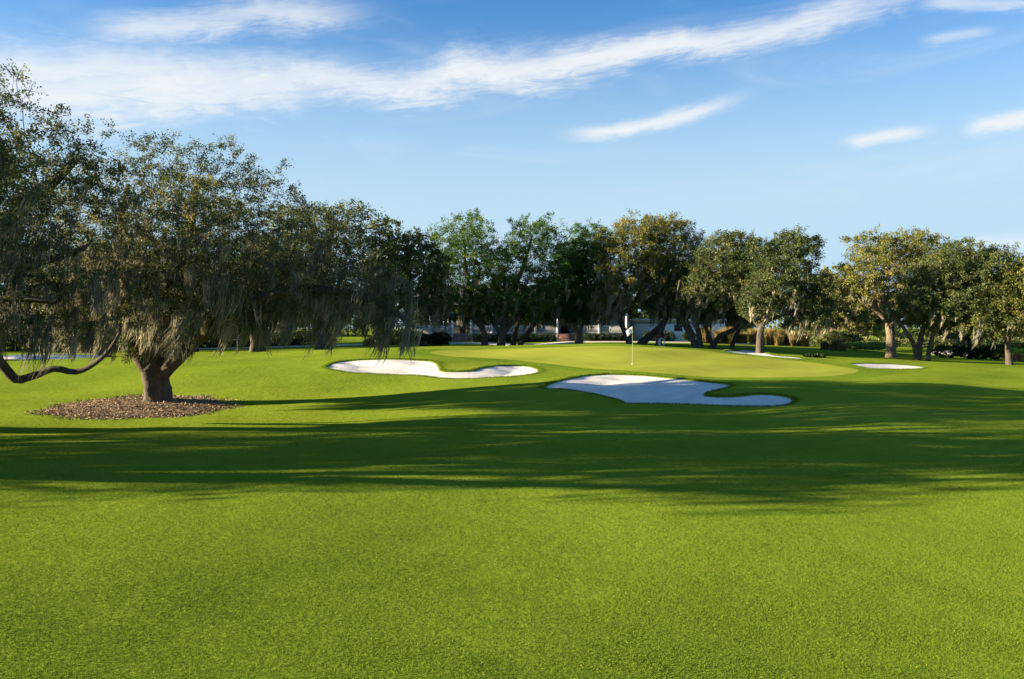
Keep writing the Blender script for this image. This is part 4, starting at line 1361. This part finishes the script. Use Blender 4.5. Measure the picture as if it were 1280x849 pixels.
# ------------------------------------------------------------------ sky, sun, camera
world = bpy.data.worlds.new('World')
SC.world = world
world.use_nodes = True
wt = NT(world.node_tree)
bg = world.node_tree.nodes['Background']
sky = wt.n('ShaderNodeTexSky', sky_type='NISHITA')
sky.sun_disc = False
sky.sun_elevation = R(SUN_EL)
SUN_FROM = SUN_AZ_TRAVEL + 180.0
sky.sun_rotation = R(SUN_FROM)
sky.air_density = 1.0
sky.dust_density = 0.2
sky.ozone_density = 2.0
SKY_STRENGTH = 0.05  # within 0.05 to 0.15
tc = wt.n('ShaderNodeTexCoord').outputs['Generated']
sep_ = wt.n('ShaderNodeSeparateXYZ')
wt.set(sep_.inputs[0], tc)
dx_, dy_, dz_ = sep_.outputs
az = wt.m('ARCTAN2', dx_, dy_)
hor = wt.m('SQRT', wt.m('ADD', wt.m('MULTIPLY', dx_, dx_), wt.m('MULTIPLY', dy_, dy_)))
el = wt.m('DIVIDE', dz_, wt.m('MAXIMUM', hor, 0.02))


def uv(px, py):
    r = ray(px, py)
    return math.atan2(r[0], r[1]), r[2] / math.hypot(r[0], r[1])


def streak(pa, pb, width, bend, seed, dens, lo=0.30, hi=0.75, taper=1.0, thin=0.0):
    """a wisp of cirrus between two bearings"""
    ua, va = uv(*pa); ub, vb = uv(*pb)
    L = math.hypot(ub - ua, vb - va)
    ca, sa = (ub - ua) / L, (vb - va) / L
    du = wt.m('SUBTRACT', az, ua); dv = wt.m('SUBTRACT', el, va)
    s = wt.m('DIVIDE', wt.m('ADD', wt.m('MULTIPLY', du, ca), wt.m('MULTIPLY', dv, sa)), L)
    t = wt.m('SUBTRACT', wt.m('MULTIPLY', dv, ca), wt.m('MULTIPLY', du, sa))
    bow = wt.m('MULTIPLY', wt.m('MULTIPLY', s, wt.m('SUBTRACT', 1.0, s)), bend)
    t = wt.m('ADD', t, bow)
    cmb = wt.n('ShaderNodeCombineXYZ', inp={0: wt.m('MULTIPLY', s, L * 5.0), 1: wt.m('MULTIPLY', t, 26.0), 2: seed})
    nz = wt.noise(1.0, 7, 0.62, cmb.outputs[0], 0.9)
    cm2 = wt.n('ShaderNodeCombineXYZ', inp={0: wt.m('MULTIPLY', s, L * 7.0), 1: wt.m('MULTIPLY', t, 9.0), 2: seed + 5.0})
    n2 = wt.noise(1.0, 4, 0.55, cm2.outputs[0], 0.5)
    wd = wt.m('MULTIPLY', wt.m('SUBTRACT', 1.0, wt.m('MULTIPLY', wt.m('MAXIMUM', s, 0.0), thin)), width)
    cm3 = wt.n('ShaderNodeCombineXYZ', inp={0: wt.m('MULTIPLY', s, L * 16.0), 1: wt.m('MULTIPLY', t, 75.0), 2: seed + 9.0})
    n3 = wt.noise(1.0, 6, 0.7, cm3.outputs[0], 1.4)
    tt_ = wt.m('ADD', wt.m('ADD', wt.m('DIVIDE', t, wd), wt.m('MULTIPLY', wt.m('SUBTRACT', n2, 0.5), 1.5)), wt.m('MULTIPLY', wt.m('SUBTRACT', n3, 0.5), 0.9))
    mt = wt.mapr(wt.m('ABSOLUTE', tt_), 0.0, 1.0, 1.0, 0.0, True)
    ms = wt.m('MULTIPLY', wt.mapr(s, -0.03, 0.22 * taper, 0, 1, True), wt.mapr(s, 1.0 - 0.35 * taper, 1.03, 1, 0, True))
    mk = wt.m('MULTIPLY', mt, ms)
    den = wt.mapr(wt.m('ADD', wt.m('ADD', wt.m('MULTIPLY', nz, 0.65), wt.m('MULTIPLY', n3, 0.35)), wt.m('MULTIPLY', mk, 0.35)), lo + 0.12, hi + 0.38, 0, 1, True)
    front = wt.m('GREATER_THAN', dy_, 0.0)
    return wt.m('MULTIPLY', wt.m('MULTIPLY', wt.m('MULTIPLY', mk, den), dens), front)


ST = [streak((-260, 102), (1290, -42), 0.074, -0.040, 1.0, 0.93, 0.14, 0.60, 0.5, 0.70),
      streak((-160, 80), (520, 95), 0.056, -0.01, 2.3, 0.9, 0.14, 0.65, 1.0),
      streak((60, 36), (520, 2), 0.042, 0.0, 4.0, 0.8, 0.2, 0.7, 1.0),
      streak((685, 168), (965, 104), 0.018, 0.055, 6.0, 0.95, 0.05, 0.55, 1.2),
      streak((1040, 182), (1190, 158), 0.014, 0.0, 8.0, 0.85, 0.1, 0.55, 1.3),
      streak((1190, 164), (1420, 120), 0.018, 0.02, 9.5, 0.9, 0.1, 0.55, 1.0),
      streak((1140, 58), (1268, 40), 0.014, 0.0, 11.0, 0.5, 0.25, 0.75, 1.2),
      streak((1180, 306), (1420, 290), 0.018, 0.0, 12.0, 0.5, 0.1, 0.6, 1.0),
      streak((1130, 4), (1400, -4), 0.014, 0.0, 13.0, 0.6, 0.2, 0.6, 1.0)]
cl = ST[0]
for s_ in ST[1:]:
    cl = wt.m('MAXIMUM', cl, s_)
veil = wt.n('ShaderNodeCombineXYZ', inp={0: wt.m('MULTIPLY', az, 3.0), 1: wt.m('MULTIPLY', el, 14.0), 2: 3.0})
vl = wt.m('MULTIPLY', wt.mapr(wt.noise(1.0, 5, 0.6, veil.outputs[0], 0.8), 0.45, 0.85, 0, 0.22, True), 1.0)
cl = wt.m('MAXIMUM', cl, vl)
skyc = wt.mix(1.0, sky.outputs[0], (0.37, 0.71, 1.00), 'MULTIPLY')
CLOUD = 3.95
# pale air low over the horizon
skyc = wt.mix(wt.mapr(el, 0.12, 0.42, 0.97, 0.0, True), skyc, (2.25, 3.15, 3.85))
cc = wt.mix(cl, skyc, (CLOUD * 0.97, CLOUD * 1.0, CLOUD * 1.02))
wt.set(bg.inputs['Color'], cc)
bg.inputs['Strength'].default_value = SKY_STRENGTH

sl = bpy.data.lights.new('sun', 'SUN')
sl.energy = 5.0
sl.angle = R(0.53)
sl.color = (1.0, 0.82, 0.58)
so_ = bpy.data.objects.new('sun', sl)
COL.objects.link(so_)
trav = Vector((SHADOW[0] * math.cos(R(SUN_EL)), SHADOW[1] * math.cos(R(SUN_EL)), -math.sin(R(SUN_EL))))
so_.rotation_euler = trav.to_track_quat('-Z', 'Y').to_euler()
so_.location = (-40, -10, 30)

cam = bpy.data.cameras.new('camera')
cam.lens = LENS
cam.sensor_width = 36.0
cam.clip_start = 0.1
cam.clip_end = 6000
co_ = bpy.data.objects.new('camera', cam)
COL.objects.link(co_)
co_.location = (0, 0, CAM_H)
co_.rotation_euler = (R(90) - PITCH, 0, 0)
SC.camera = co_

vs = SC.view_settings
vs.view_transform = 'Standard'
vs.look = 'None'
vs.gamma = 1.0
vs.use_curve_mapping = False
vs.exposure = 2.25
cy = SC.cycles
cy.max_bounces = 5
cy.diffuse_bounces = 2
cy.glossy_bounces = 2
cy.transmission_bounces = 3
cy.transparent_max_bounces = 4
cy.caustics_reflective = False
cy.caustics_refractive = False
